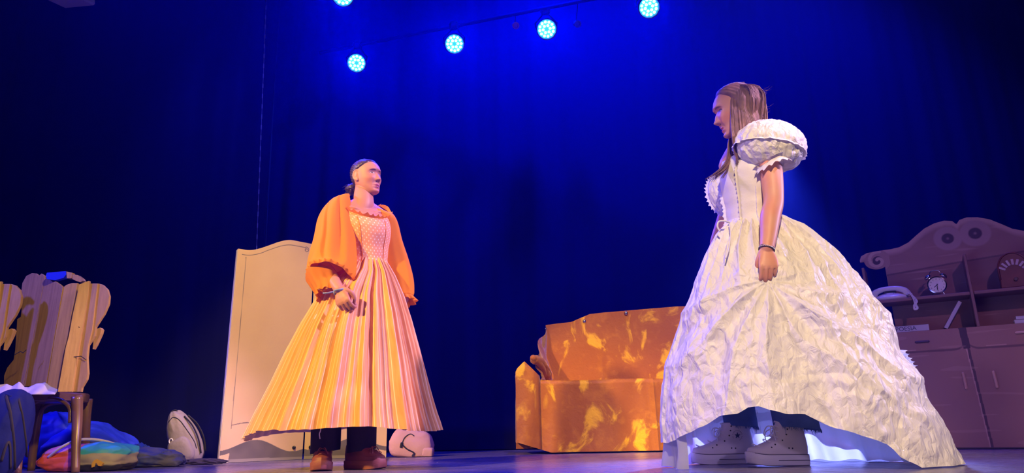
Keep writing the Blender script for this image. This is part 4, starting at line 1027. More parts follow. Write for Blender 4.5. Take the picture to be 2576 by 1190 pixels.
# bracelet strap
m_strap = mat('grey_blue_strap', (.30, .36, .50), .6)
wd = (K_r-W_r).normalized(); a1 = wd.orthogonal().normalized(); b1_ = wd.cross(a1); pts = [W_r+wd*(.012+.006*math.sin(k*.5))+a1*math.cos(k/20*2*PI)*.031+b1_*math.sin(k/20*2*PI)*.027 for k in range(21)]
mb = MB(); mb.tube(pts, .0055, 8, flat=.5); t0 = pts[7]; mb.tube([W_r+wd*.012+Vector((-.028, -.012, -.004)), W_r+Vector((-.05, -.02, -.022)), W_r+Vector((-.075, -.02, -.022))], .005, 8, flat=.5); mb.build('wrist_strap', m_strap, ow, smooth=True)
# trousers and shoes
m_blk = mat('black_trousers', (.012, .011, .02), .8, bump=(50, .3, .004)); m_whc = mat('white_cord', (.7, .68, .7), .7)
for F, dx in ((F_r, 0), (F_l, .0)):
    rg = []
    for j in range(24):
        t = j/23; z = .70-(.70-.085)*t; c = Vector((F.x+dx+.004*math.sin(t*9), F.y+.015*(1-t), z)); r = .077+.0*t
        rg.append((c, Vector((r*(1.0-.06*t), 0, .010*t)), Vector((0, r*.95, 0))))
    mb = MB(); cloth_tube(mb, rg, 48, lambda a, t: .05*math.sin(a*3+t*6)+.03*nz(math.cos(a)*2, math.sin(a)*2, t*9)); mb.build('trouser_leg', m_blk, ow, smooth=True)
p = at(807, 1078, 3.50); q = at(805, 1104, 3.515)
MB().tube(catmull([p+Vector((0, 0, .1)), p, p.lerp(q, .5)+Vector((-.004, -.003, 0)), q], 4), .003, 6).build('drawstring', m_whc, ow)
m_shoe = mat('mauve_red_leather', (.24, .065, .075), .55, bump=(30, .25, .004)); m_shs = mat('mauve_red_sole', (.29, .09, .095), .6)
hl = F_r + Vector((-.03, .10, 0)); shoe('shoe', None, hl, (.22, -.97), .265, m_shoe, m_shs, ow, .0, .040, .052)
hl = F_l + Vector((-.08, .035, 0)); shoe('shoe', None, hl, (.85, -.52), .258, m_shoe, m_shs, ow, .0, .040, .052)
# ================================================================ woman in the white gown
YW = 3.12
ww = empty('person', (1.08, 3.25, 0), 'person in crumpled white ball gown with puffed sleeves, long light hair, looking down left', 'person')
W_f = Vector((-.94, -.34, 0)).normalized(); W_r = Vector((W_f.y, -W_f.x, 0))
Q_W = at(1897, 557, YW); Q_N = at(1884, 352, YW); HTw = Q_N.z-Q_W.z
wM = headmat(at(1849, 279, 3.10), (-.965, .13, -.22), (-.22, .0, .975), 1.10)
m_skin2 = skin_material('skin_fair', (.62, .31, .21), (.48, .13, .13), (.16, .09, .06), wM, iris=(.06, .035, .03), lid=.0029)
TORw = [(-.30, .17, .14, .15, 0), (-.14, .17, .13, .15, 0), (0, .118, .118, .105, 0), (.07, .125, .122, .105, 0), (.14, .138, .135, .110, .0), (.20, .145, .142, .112, 0), (.26, .152, .120, .110, 0), (.31, .165, .090, .095, -.005), (.35, .155, .070, .080, -.008), (.375, .118, .060, .070, -.012), (.392, .088, .056, .062, -.014), (.41, .060, .05, .058, -.014)]
TORw = [(h*HTw/.375 if h > 0 else h, a, b, c, d) for h, a, b, c, d in TORw]
dw_ = (Q_N.x-Q_W.x, 0)
mb = MB(); head_mesh(mb, wM, smile=.9)
mb.grid(lean_rows(torso(None, Q_W, W_r, W_f, TORw, -.010), Q_W, HTw, dw_), True, True, True)
limb(mb, [Q_N+Vector((.0, 0, -.10)), Q_N+Vector((0, 0, -.045)), Q_N+Vector((-.005, 0, .0)), Q_N.lerp(wM @ Vector((0, -.03, -.05)), .5), wM @ Vector((0, -.022, -.055)), wM @ Vector((0, -.02, -.02))], [.10, .088, .068, .056, .056, .05])
mb.ball(wM @ Vector((0, .012, -.075)), (.038, .048, .03), 20, 14, wM.to_3x3().normalized())
A_l = at(1932, 372, 2.99); A_r = Q_N + W_r*.165 + Vector((0, 0, -.07))
for S in (A_l, A_r): limb(mb, [Q_N+Vector((0, 0, -.02)), Q_N.lerp(S, .5)+Vector((0, 0, .01)), S], [.055, .055, .052])
EL = at(1946, 505, 2.93); WL = at(1929, 624, 2.86); KL = at(1936, 704, 2.835)
limb(mb, [A_l, A_l.lerp(EL, .45)+Vector((.003, 0, 0)), EL, EL.lerp(WL, .35)+Vector((-.004, 0, 0)), EL.lerp(WL, .75), WL], [.054, .050, .043, .043, .035, .030])
fd = (KL-WL).normalized(); zd = Vector((-.05, -.99, .1)); zd = (zd-fd*zd.dot(fd)).normalized(); xd = fd.cross(zd); xd = xd if xd.x < 0 else -xd
hand_mesh(mb, WL+fd*.006, xd, fd, zd, 1.0, (.55, .95, 1.0), -.03, ((.029, .032, -.010), (.036, .056, -.024), (.031, .080, -.036), (.018, .098, -.044)))
ER = at(1830, 520, 3.42); WR = at(1800, 610, 3.40)
limb(mb, [A_r, A_r.lerp(ER, .5), ER, WR], [.050, .044, .038, .028])
hand_mesh(mb, WR, Vector((-.6, -.8, 0)), (WR-ER), Vector((-.3, .9, 0)), .95)
SH1 = Vector((at(1902, 1160, 3.44).x, 3.44, 0)); SH2 = Vector((at(2042, 1172, 3.17).x, 3.19, 0))
d1 = Vector((-1, -.02, 0)).normalized(); d2 = Vector((-.95, -.22, 0)).normalized()
AN = [SH1+d1*.085, SH2+d2*.085]
for F, s in zip(AN, (1, -1)):
    hip = Q_W + W_r*s*.08 + Vector((0, 0, -.22)); limb(mb, [hip, hip.lerp(F, .45), F+Vector((0, 0, .36)), F+Vector((0, 0, .19)), F+Vector((-.006, 0, .09))], [.09, .07, .050, .033, .027])
bake_body(mb, 'body', m_skin2, ww, wM)
# ---- hair
m_hair2 = mat('light_brown_hair', (.25, .135, .09), .6, spec=.35, var=(30, (.16, .085, .06))); Hw = wM.to_3x3()
def line2(x, y, z):
    yl = np.interp(z, [-.10, -.05, -.02, .0, .02, .045, .065, .085, .098, .113], [-.03, -.012, .0, .006, .012, .022, .040, .054, .056, .12]); return yl-y
mb = MB(); P, F = hair_cap(wM, line2, .012, lambda x, y, z: .0007*math.sin((z-y*.9)*330+6*math.sin(x*30)), nz_=110, zmin=-.10); mb.add(P, F)
rows = []; na_ = 260
for j in range(46):
    t = j/45; row = []
    for k in range(na_):
        a = .93*PI + 1.12*PI*k/(na_-1); zl = .092-.20*min(1, t/.55); 
        x, y = head_point(np.array([a]), max(-.03, zl)); x = float(x[0]); y = float(y[0])
        o_ = (.004+.022*min(1, t/.22))*min(1, (k+2)/26) + .0008*math.sin(k*1.7+5*nz(k*.05, t*2, 1)) + .0028*nz(k*.10, t*1.2, 4) + .0014*nz(k*.45, t*2, 9)
        L_ = math.hypot(x, y+.02); sc_ = (L_+o_)/L_
        p = wM @ Vector((x*sc_, (y+.02)*sc_-.02, zl))
        if t > .55:
            u = (t-.55)/.45; p = p + Vector((.030*u*u+.012*u, 0, -.20*u))
        row.append(p)
    rows.append(row)
mb.grid(rows)
mb.build('hair', m_hair2, ww, smooth=True)
rnd = random.Random(11); mb = MB(); cY = (wM @ Vector((0, 0, 0))).y
def strand(pts, r0=.0022):
    q = catmull([tuple(p) for p in pts], 5); n = len(q)
    mb.tube(q, [r0*(.5+.5*math.sin(PI*min(1, .15+i/(n-1)*.9)))*(1 if i < n-3 else .5) for i in range(n)], 5, flat=.6)
for k in range(620):                                                       # near side curtain of straight hair
    u = rnd.random(); lay = rnd.uniform(0, 1)
    a = at(1838+u*82, 236-16*math.sin(PI*u)+rnd.uniform(1, 16), cY-.094+.03*abs(u-.5)*2-.012*lay+.03*u)
    b = at(1838+u*92, 300+rnd.uniform(-26, 22), cY-.108+.03*abs(u-.45)*1.6-.014*lay+.04*u)
    c = at(1842+u*90, 352, cY-.100+.04*u-.012*lay); d = at(1852+u*84+rnd.uniform(-4, 4), 400+rnd.uniform(-12, 30), cY-.085+.05*u+rnd.uniform(-.01, .01))
    strand((a, b, c, d))
for k in range(200):                                                       # swept back from the forehead to the crown
    u = rnd.random(); v = rnd.uniform(-.3, 1)
    y0 = .044-.04*u; z0 = .062+.028*u if u < 1 else .09
    xx = .058*(1-.75*u)*(1 if v > -.2 else -1)
    p0 = Vector((-xx, y0-.004, .070+.028*u)); p2 = Vector((-.030*(1-u)-.010, -.052-.02*rnd.random(), .100-.012*rnd.random()))
    p1 = (p0+p2)*.5; p1 = p1*1.10+Vector((0, 0, .006))
    sg = -1 if rnd.random() < .3 else 1
    strand([wM @ Vector((q.x*sg, q.y, q.z+.006)) for q in (p0, p1, p2)], .0022)
for k in range(190):                                                       # back of the head falling to the shoulders
    u = rnd.random(); t = rnd.uniform(-1, 1)
    p0 = wM @ Vector((t*.05, -.05-.03*(1-t*t), .098-.02*abs(t))); p1 = wM @ Vector((t*.07, -.112-.012*rnd.random(), .02)); 
    e = at(1905+20*rnd.random(), 335, cY-.02+t*.07); e2 = at(1915+18*rnd.random(), 420, cY+t*.06)
    strand((p0, p1, e, e2))
for k in range(150):                                                       # between the side curtain and the back
    u = rnd.uniform(-.25, 1.2); p0 = wM @ Vector((-.058+.02*u, -.035-.03*u, .094-.02*rnd.random())); p1 = wM @ Vector((-.090+.035*u, -.070-.045*u, .045-.05*rnd.random())); e = at(1893+22*u, 330, cY-.075+.05*u); e2 = at(1900+22*u, 415, cY-.06+.05*u)
    strand((p0, p1, e, e2))
for k in range(110):                                                       # lock falling in front of the chest on the far side
    u = rnd.random(); s = rnd.uniform(-1, 1)
    a = wM @ Vector((.055+.01*s, -.01+.02*u, -.03)); b = at(1834+10*u+2*s, 352, cY+.03+.02*s); c = at(1827+14*u, 398, cY-.01+.02*s)
    d = at(1812+18*u+4*s, 425, cY-.06+.02*s); e = at(1780+34*u+8*s, 455-12*u+5*s, cY-.10+.02*s)
    strand((a, b, c, d, e), .0020)
for k in range(16):
    a = at(1905+rnd.uniform(0, 18), 250+rnd.uniform(-30, 45), cY+rnd.uniform(-.05, .05)); q = a+Vector((rnd.uniform(.015, .05), 0, rnd.uniform(-.01, .03)))
    strand((a, a.lerp(q, .5)+Vector((0, 0, -.006)), q), .0007)
mb.build('hair', m_hair2, ww, smooth=True)
# ---- gown materials
def satin(name, col, rough, b1, b2, tr):
    m = mat(name, col, rough, spec=.5, sheen=.15, trans=tr); N, L, B = nodes(m); tc = N.new('ShaderNodeTexCoord')
    mp = N.new('ShaderNodeMapping'); mp.inputs['Scale'].default_value = (1, 1, .6); L.new(tc.outputs['Object'], mp.inputs[0])
    v = N.new('ShaderNodeTexVoronoi'); v.feature = 'DISTANCE_TO_EDGE'; v.inputs['Scale'].default_value = b1; n = N.new('ShaderNodeTexNoise'); n.inputs['Scale'].default_value = b2; n.inputs['Detail'].default_value = 6; n.inputs['Distortion'].default_value = 1.2
    w_ = N.new('ShaderNodeTexNoise'); w_.inputs['Scale'].default_value = 7; L.new(mp.outputs[0], w_.inputs['Vector'])
    ad = N.new('ShaderNodeVectorMath'); ad.operation = 'MULTIPLY_ADD'; L.new(w_.outputs['Color'], ad.inputs[0]); ad.inputs[1].default_value = (.25,)*3; L.new(mp.outputs[0], ad.inputs[2])
    L.new(ad.outputs[0], v.inputs['Vector']); L.new(mp.outputs[0], n.inputs['Vector'])
    h = math_node(N, L, 'MULTIPLY_ADD', math_node(N, L, 'MINIMUM', v.outputs['Distance'], .35), 1.2, n.outputs['Fac'])
    bp = N.new('ShaderNodeBump'); bp.inputs['Strength'].default_value = .8; bp.inputs['Distance'].default_value = .014; L.new(h, bp.inputs['Height']); L.new(bp.outputs[0], B.inputs['Normal'])
    return m
m_sat = satin('white_crumpled_satin', (.80, .77, .74), .42, 16, 26, .12); m_smooth = mat('white_satin', (.74, .70, .72), .5, spec=.4, sheen=.1, bump=(22, .3, .01), trans=.08)
m_lin = mat('white_sheer_lining', (.80, .80, .86), .6, trans=.68, bump=(8, .4, .02))
m_lace = mat('white_lace', (.80, .78, .80), .7, trans=.2, bump=(70, .4, .006))
# ---- skirt
LW = [(1830, 557), (1802, 590), (1776, 640), (1745, 715), (1714, 790), (1692, 850), (1674, 920), (1661, 1000), (1657, 1060), (1661, 1112)]
RW = [(1975, 553), (2020, 578), (2075, 622), (2130, 675), (2182, 742), (2222, 800), (2254, 852), (2274, 905), (2296, 965), (2332, 1050), (2362, 1115), (2388, 1168)]
lz = [(at(*p, YW).z, at(*p, YW).x) for p in LW][::-1]; rz = [(at(*p, YW).z, at(*p, YW).x) for p in RW][::-1]
ryt = lambda t: float(np.interp(t, [0, .05, .18, .4, .7, 1], [.122, .155, .23, .33, .41, .45]))
hem = [(1660, 1114, 3.12), (1700, 1098, 2.95), (1737, 1084, 2.86), (1787, 1063, 2.79), (1823, 1049, 2.75), (1876, 1040, 2.72), (1905, 1022, 2.71), (1935, 1022, 2.70), (1964, 1031, 2.69), (2006, 1037, 2.68), (2062, 1041, 2.68), (2124, 1075, 2.69), (2186, 1096, 2.70), (2239, 1118, 2.73), (2262, 1150, 2.75), (2300, 1176, 2.80), (2345, 1178, 2.9), (2388, 1168, 3.12)]
hx = [(at(*p).x, max(.006, at(*p).z)) for p in hem]
GP = at(1932, 704, 2.86)
def vor(p): d, _ = noise.voronoi(p); return d[1]-d[0]
def rid(p): return 1-2*abs(noise.noise(p))
zw = Q_W.z; nk = 1000; nj = 300; rows = []
for j in range(nj+1):
    t = j/nj; row = []
    ry = ryt(t)
    for k in range(nk):
        a = 2*PI*k/nk; ca, sa = math.cos(a), math.sin(a)
        x_h = (hx[0][0]+hx[-1][0])/2 + (hx[-1][0]-hx[0][0])/2*ca
        zh = lerp_tab(hx, x_h)[0] if sa < 0 else float(np.interp(ca, [-1, -.6, .4, .75, 1], [hx[0][1], .12, .14, .02, .008]))
        if sa >= 0 and sa < .3: zh = zh
        z = zw + (zh-zw)*t
        zz = zw + (.006-zw)*t if sa > 0 else z
        xl, = lerp_tab(lz, z); xr, = lerp_tab(rz, z)
        cx, rx = (xl+xr)/2, (xr-xl)/2
        tt = (zw-z)/zw; ry = ryt(tt)
        x = cx+rx*math.copysign(abs(ca)**.95, ca); y = YW+ry*sa
        if sa < -.0 or True:
            p = Vector((x, y, z))
            dxg, dzg = x-GP.x, z-GP.z; rho = math.hypot(dxg, dzg); ph = math.atan2(dxg, -dzg)
            below = max(0, min(1, (GP.z+.05-z)/.15)) if sa < .2 else .4
            f = 0
            f += .030*below*min(1, rho/.35)*(1-2*abs(math.sin(ph*2.9+.9+1.3*nz(x*1.6, z*1.6, 3))))*(.6+.4*math.sin(ph*2+1))
            f += .012*below*(1-2*abs(math.sin(ph*7+2.5*nz(x*2.5, z*2.5, 8))))
            gt = math.exp(-(tt/.28)**2)
            f += .014*gt*(1-2*abs(math.sin(a*13+2*nz(ca*2, sa*2, tt*3))))*(min(1, tt/.04))
            f += .020*math.exp(-((tt-.5)/.5)**2)*rid(Vector((x*2.3, y*2.3, z*1.2)))*.6
            cr = .3+.7*min(1, tt/.35)
            f += cr*.020*min(.5, vor(Vector((x*6, y*6, z*4.2))+Vector((nz(x, z, 1, 3),)*3)*.6))
            f += cr*.010*rid(Vector((x*9+1, y*9, z*6))) + cr*.0045*rid(Vector((x*21, y*21, z*15))) 
            f -= .026*cr
            if sa > 0: f *= .5
            # hand pulls the cloth towards itself
            g = math.exp(-(rho/.09)**2) if sa < 0 else 0
            env = min(1, tt/.03)
            x += ca*f*env; y += sa*f*env - 0*g
            if g > .01 and sa < 0: y = y*(1-g*.8) + (GP.y+.006)*g*.8
            if t > .96: z += .006*nz(x*14, y*14, 2)*(zh > .03)
        row.append(Vector((x, y, max(z, .004))))
    rows.append(row)
gown_sk = MB().grid(rows, True, flip=True); gown_sk.build('gown_skirt', m_sat, ww, smooth=True)
# sheer petticoat hanging to the floor inside
rows = []; nk = 420
for j in range(70):
    t = j/69; row = []; tt = .42+.58*t; z = zw*(1-tt)+.006
    xl, = lerp_tab(lz, z); xr, = lerp_tab(rz, z)
    for k in range(nk):
        a = -.10*PI+1.22*PI*k/(nk-1); ca, sa = math.cos(a), math.sin(a); rx = (xr-xl)/2*.93-(.0); cx = (xl+xr)/2; ry = ryt(tt)*.88
        f = .020*math.sin(a*17+2*nz(ca*2, sa*2, t*2))*t+.012*math.sin(a*31+t*2)*t+.02*nz(ca*4, sa*4, t*4)
        if ca > .5: rx *= 1-.16*(ca-.5)
        row.append(Vector((cx+(rx+f)*ca, YW+.02+(ry+f)*sa, z+.004*math.sin(a*23))))
    rows.append(row)
MB().grid(rows).build('petticoat', m_lin, ww, smooth=True)
mb = MB(); lo = [r for r in rows[44][::4]]; ctr = Vector((sum(p.x for p in lo)/len(lo), YW, 0))
ruffle(mb, lo, lambda i: -((lo[i]-ctr)*Vector((1, 1, 0))).normalized(), .05, .006, 40, .1, side=-1); mb.build('petticoat_flounce', m_lin, ww, smooth=True)
# ---- bodice
def neck2(a): s = math.sin(a); return HTw+.012 - .115*max(0, (s-.2)/.8)**.7
TBw = [(h, a+.002, b+.003, c+.002, d) for h, a, b, c, d in TORw]
rows = lean_rows(torso(None, Q_W, W_r, W_f, TBw, .006, 160, ztop=neck2), Q_W, HTw, dw_)
for j, r in enumerate(rows):
    for k, p in enumerate(r):
        a = 2*PI*k/160; n_ = Vector((math.cos(a)*W_r.x+math.sin(a)*W_f.x, math.cos(a)*W_r.y+math.sin(a)*W_f.y, 0))
        low = max(0, 1-j/34); r[k] = p + n_*(.0045*low*math.sin(j*.95+1.8*math.sin(a*5)+nz(a*2, j*.1, 1)*3) + .004*nz(p.x*18, p.y*18+5, p.z*18) - .004*math.exp(-((math.cos(a)+.42)/.02)**2))
MB().grid(rows, True).build('gown_bodice', m_smooth, ww, smooth=True)
for kk, (ang, w_, j0, j1, side) in enumerate(((PI/2+.42, .015, 0, 56, 1), (PI/2+1.02, .010, 0, 40, 1), (PI/2-.35, .016, 0, 56, -1), (-PI/2+.12, .022, 0, 52, 1))):
    ks = int((ang % (2*PI))/(2*PI)*160); pth = [rows[j][ks] for j in range(j0, j1)]; pth = [Vector(p) for p in catmull([tuple(p) for p in pth[::2]], 5)]
    n_ = Vector((math.cos(ang)*W_r.x+math.sin(ang)*W_f.x, math.cos(ang)*W_r.y+math.sin(ang)*W_f.y, 0)); mb = MB(); ruffle(mb, pth, lambda i: n_, w_, .0035, 26, .8, side=.35*side, seed=kk)
    mb.build('lace_frill', m_lace, ww, smooth=True)
# puffed sleeves
def puff(c, rad, rotm, seed, name, sc=1.0):
    mb = MB(); rows = []; N_ = 150; M_n = 84
    for j in range(M_n+1):
        t = PI*(.02+.96*j/M_n); row = []
        for k in range(N_):
            a = 2*PI*k/N_; d = Vector((math.sin(t)*math.cos(a), math.sin(t)*math.sin(a), math.cos(t)))
            f = 1 + .018*math.sin(a*11+2*math.sin(t*2)+seed)*(.25+abs(math.cos(t))**1.5) + .05*nz(d.x*2, d.y*2, d.z*2+seed) + .05*min(.5, vor(d*3.2+Vector((seed, 0, 0)))) + .022*rid(d*4+Vector((seed, 1, 0))) + .010*rid(d*9)
            if d.z < -.55: f -= .18*(-.55-d.z)
            p = Vector((d.x*rad[0], d.y*rad[1], d.z*rad[2]))*f; row.append(c+rotm @ p)
        rows.append(row)
    mb.grid(rows, True, True, True, flip=True)
    return mb
Rs = Matrix.Rotation(.28, 3, 'Y')
pc_ = at(1936, 371, 2.99); puff(pc_, (.150, .125, .120), Rs, 2.3, 'near').build('puff_sleeve', m_sat, ww, smooth=True)
# gathered overlay on top of the puff with a lace edge
mb = MB(); rows = []; N_ = 180
for j in range(26):
    t = PI*(.02+.52*j/25); row = []
    for k in range(N_):
        a = 2*PI*k/N_; d = Vector((math.sin(t)*math.cos(a), math.sin(t)*math.sin(a), math.cos(t)+.10*math.cos(a+.3)*(j/25)))
        f = 1.035+.012*math.sin(a*23+nz(a*2, t*3, 1)*4)*(j/25+.2)+.045*min(.5, vor(d*3.6))+.024*rid(d*5)+.012*rid(d*12)
        row.append(pc_+Rs @ Vector((d.x*.152*f, d.y*.127*f, d.z*.118*f)))
    rows.append(row)
mb.grid(rows, True, flip=True); mb.build('sleeve_overlay', m_sat, ww, smooth=True)
pth = [Vector(p) for p in rows[-1]]+[Vector(rows[-1][0])]; mb = MB(); ruffle(mb, pth, lambda i: (pth[i]-pc_).normalized(), .010, .0025, 30, .5, side=.9); mb.build('lace_frill', m_lace, ww, smooth=True)
cf = at(1944, 409, 2.955); ring = [cf+Vector((.068*math.cos(u), .062*math.sin(u), -.022*math.cos(u)*-1+.004*math.sin(3*u))) for u in np.linspace(0, 2*PI, 140)]
mb = MB(); ruffle(mb, ring, lambda i: (ring[i]-cf).normalized()*.55+Vector((0, 0, -.8)), .032, .0075, 15, 1.0, side=.05)
ring2 = [p+Vector((0, 0, .012)) for p in ring]; ruffle(mb, ring2, lambda i: (ring2[i]-cf).normalized()*.9+Vector((0, 0, -.3)), .020, .007, 17, 1.0, side=.05)
mb.build('sleeve_frill', m_lace, ww, smooth=True)
fc_ = at(1812, 495, 3.36); puff(fc_, (.058, .07, .098), Matrix.Rotation(-.25, 3, 'Y'), 5.1, 'far').build('puff_sleeve', m_sat, ww, smooth=True)
ring = [fc_+Matrix.Rotation(-.25, 3, 'Y') @ Vector((.062*math.cos(u), -.01, .102*math.sin(u))) for u in np.linspace(1.4, 4.9, 90)]
mb = MB(); ruffle(mb, ring, lambda i: (ring[i]-fc_).normalized(), .014, .006, 18, 1.0, side=.2); mb.build('sleeve_frill', m_lace, ww, smooth=True)
# ribbon loop, waist gathers, lace at the back of the train
mb = MB(); mb.tube(catmull([at(1835, 560, 3.04), at(1822, 556, 3.03), at(1808, 558, 3.03), at(1805, 570, 3.03), at(1811, 582, 3.03)], 8), .0042, 8, round_ends=True)
mb.tube(catmull([at(1835, 562, 3.03), at(1838, 590, 2.99), at(1834, 625, 2.95), at(1826, 650, 2.92)], 8), .003, 8)
mb.build('ribbon', m_lace, ww, smooth=True)
for q, (P0, sz) in enumerate(((((2262, 880), (2290, 925), (2300, 985)), .045), (((2305, 1010), (2330, 1050), (2345, 1085)), .028))):
    pth = [Vector(p) for p in catmull([tuple(at(x, y, YW-.01)) for x, y in P0], 22)]; mb = MB()
    for l_ in range(3): 
        p2 = [p+Vector((-.02*l_, -.015*l_, -.012*l_)) for p in pth]; ruffle(mb, p2, lambda i: Vector((.8, -.3, .1)), sz, .009, 9, .5, side=.6, seed=q+l_)
    mb.build('lace_frill', m_lace, ww, smooth=True)
# bracelets
ax_ = (WL-EL).normalized(); a1 = (Vector((1, 0, 0))-ax_*ax_.x).normalized(); b1_ = ax_.cross(a1); bc_ = WL+ax_*(-.002)
def bring(o, r1, r2, n=40): return [o+a1*math.cos(2*PI*k/n)*r1+b1_*math.sin(2*PI*k/n)*r2 for k in range(n+1)]
MB().tube(bring(bc_+ax_*.002, .0305, .0275), .0016, 6).build('dark_bracelet', m_dark, ww); MB().tube(bring(bc_+ax_*.013, .0320, .0285), .0019, 6).build('dark_bracelet', m_dark, ww)
mb = MB(); 
for p in bring(bc_+ax_*.0075, .0315, .028, 30)[:-1]: mb.ball(p, .0031, 8, 6)
mb.build('bead_bracelet', mat('silver_beads', (.7, .68, .8), .2, metal=.8), ww, smooth=True)
# jeans
m_den = mat('blue_denim', (.045, .09, .24), .85, bump=(300, .3, .002), var=(12, (.07, .13, .32)))
for F, s in zip(AN, (0, 1)):
    top = Vector((F.x+(.01 if s else .0), F.y+.02, .60)); rg = []
    c1_ = at(1866 if not s else 2008, 1075 if not s else 1080, F.y)
    for j in range(26):
        t = j/25; z = .60+(c1_.z+.004-.60)*t; r = (.078 if not s else .098)
        rg.append((Vector((F.x+(c1_.x-F.x)*t, F.y+.012*(1-t), z)), Vector((r*(.94+.06*t), 0, -.006*t if not s else -.010*t)), Vector((0, r*.85, 0))))
    mb = MB(); rr = cloth_tube(mb, rg, 64, lambda a, t: .04*math.sin(a*3+t*5+s)+.03*nz(math.cos(a)*2, math.sin(a)*2, t*8+s)); jl = mb.build('jeans_leg', m_den, ww, smooth=True)
    fr_ = MB(); rnd = random.Random(3+s)
    for k in range(150):
        p = rr[-1][rnd.randrange(64)]; q = p+Vector((rnd.uniform(-.006, .006), rnd.uniform(-.004, .004), -rnd.uniform(.004, .014)*(2.6 if rnd.random() < .06 else 1)))
        fr_.tube([p+Vector((0, 0, .004)), p.lerp(q, .5)+Vector((rnd.uniform(-.003, .003), 0, 0)), q], [.0011, .0009, .0005], 4)
    fr_.build('frayed_hem', m_den, jl)
# high-top sneakers
m_can2 = mat('white_canvas', (.68, .60, .62), .75, bump=(220, .15, .002)); m_rub = mat('white_rubber', (.72, .66, .68), .45); m_line = mat('dark_stripe', (.02, .015, .05), .5); m_lc = mat('white_lace_cord', (.78, .74, .76), .7)
star_root = None
for (heel, td, Lg, lf) in ((SH1, d1, .312, 0), (SH2, d2, .300, 1.2)):
    root, T, top = shoe('sneaker', None, heel, td, Lg, m_can2, m_rub, ww, .065, .046, .053, m_lc, lift=lf)
    up = [c for c in root.children if c.name.startswith('upper')][0]; so = [c for c in root.children if c.name.startswith('sole')][0]
    def rim(x0, x1, z, g, n=40):
        out = []
        for i in range(n+1):
            x = x0+(x1-x0)*i/n; u = x/Lg; hw = .053*float(np.interp(u, [0, .06, .18, .38, .6, .75, .88, .96, 1], [0, .55, .74, .72, .9, 1, .86, .55, 0])); out.append(T(x, -(hw+g), z+.012*max(0, (u-.72)/.28)**2))
        return out
    # outline in the sole uses a rounded parameter, so follow the real mesh instead
    def side(x, z, mesh, extra=.0012):
        me = mesh.data; best = None
        return None
    tv = Vector((td.x, td.y, 0)).normalized(); sv = Vector((tv.y, -tv.x, 0))
    def surf(obj_, x, z):
        "point of the part's camera side at length x, height z"
        o_ = T(x, -.30, z); dr = (T(x, 0, z)-o_).normalized(); inv = obj_.matrix_world.inverted(); hit, loc_, nn, _i = obj_.ray_cast(inv @ o_, (inv.to_3x3() @ dr).normalized()); return (obj_.matrix_world @ loc_, obj_.matrix_world.to_3x3() @ nn) if hit else (T(x, -.05, z), -sv)
    bpy.context.view_layer.update()
    for (x0, x1, z, r_) in ((.012, Lg-.02, .0452, .0011), (.012, Lg*.60, .0225, .0013)):
        pts = [surf(so, x0+(x1-x0)*i/36, z+.012*max(0, ((x0+(x1-x0)*i/36)/Lg-.72)/.28)**2) for i in range(37)]
        MB().tube([p+n*.0006 for p, n in pts], r_, 5).build('sole_stripe', m_line, so)
    eye0 = None
    for (x, z) in [(Lg*.44, .170), (Lg*.455, .150), (Lg*.48, .128), (Lg*.56, .104), (Lg*.64, .087), (Lg*.71, .075), (Lg*.42, .072), (Lg*.36, .071)]:
        p, n = surf(up, x-.024 if z > .1 else x-.01, z)
        if eye0 is None: eye0 = MB().lathe([(.0036, 0), (.0030, .0012), (.0012, .0013)], (0, 0, 0), (0, 0, 1), 10).build('eyelet', m_dark, None); e_ = eye0
        else: e_ = eye0.copy(); COL.objects.link(e_)
        e_.parent = up; e_.matrix_parent_inverse = up.matrix_world.inverted(); e_.matrix_basis = Matrix.Translation(p) @ Vector((0, 0, 1)).rotation_difference(n).to_matrix().to_4x4()
    if lf == 0:
        ex, ez = Lg*.285, .128; c, n = surf(up, ex, ez); n = n.normalized(); upv = (Vector((0, 0, 1))-n*n.z).normalized(); rv = upv.cross(n); mb = MB()
        P_ = [c+n*.0035+(rv*math.sin(k*PI/5)+upv*math.cos(k*PI/5))*(.0145 if k % 2 == 0 else .0058) for k in range(10)]; mb.prism(P_, n*-.006, n*.0006)
        mb.build('star_emblem', mat('navy_ink', (.02, .03, .12), .6), up)
        mb = MB()
        for k in range(22):
            u = 2*PI*k/22
            if abs(math.sin(u)) < .12: continue
            v = rv*math.cos(u)+upv*math.sin(u); w2 = rv*-math.sin(u)+upv*math.cos(u); q = c+v*.0225; hit = q+n*.001
            mb.tube([hit-w2*.0017-v*.001, hit+w2*.0017+v*.001], .0011, 4)
        mb.build('emblem_ring', m_line, up)
# ================================================================ chairs with broken-plank backs
def fab_early(name, col): return mat(name, col, .75, bump=(60, .25, .005), spec=.3)
m_plank = mat('raw_plank_wood', (.50, .33, .15), .5, spec=.4, bump=(30, .3, .004)); N, L, B = nodes(m_plank)
tc = N.new('ShaderNodeTexCoord'); mp = N.new('ShaderNodeMapping'); mp.inputs['Scale'].default_value = (22, 22, 1.6); L.new(tc.outputs['Object'], mp.inputs[0]); gn = N.new('ShaderNodeTexNoise'); gn.inputs['Scale'].default_value = 3; gn.inputs['Detail'].default_value = 6; L.new(mp.outputs[0], gn.inputs['Vector'])
L.new(mix_col(N, L, sstep(N, L, gn.outputs['Fac'], .35, .68), (.50, .31, .10), (.40, .24, .075)), B.inputs['Base Color'])
m_bent = mat('dark_bentwood', (.15, .075, .045), .35, coat=.3); m_edge = mat('plank_edge', (.75, .55, .30), .6)
YC = 3.86
ch = empty('chair', (at(120, 985, 4.05).x, 4.05, 0), 'bentwood chair whose back is a cut-out of broken planks, beside the folding screen', 'chair', 'plank-backed chairs at the left')
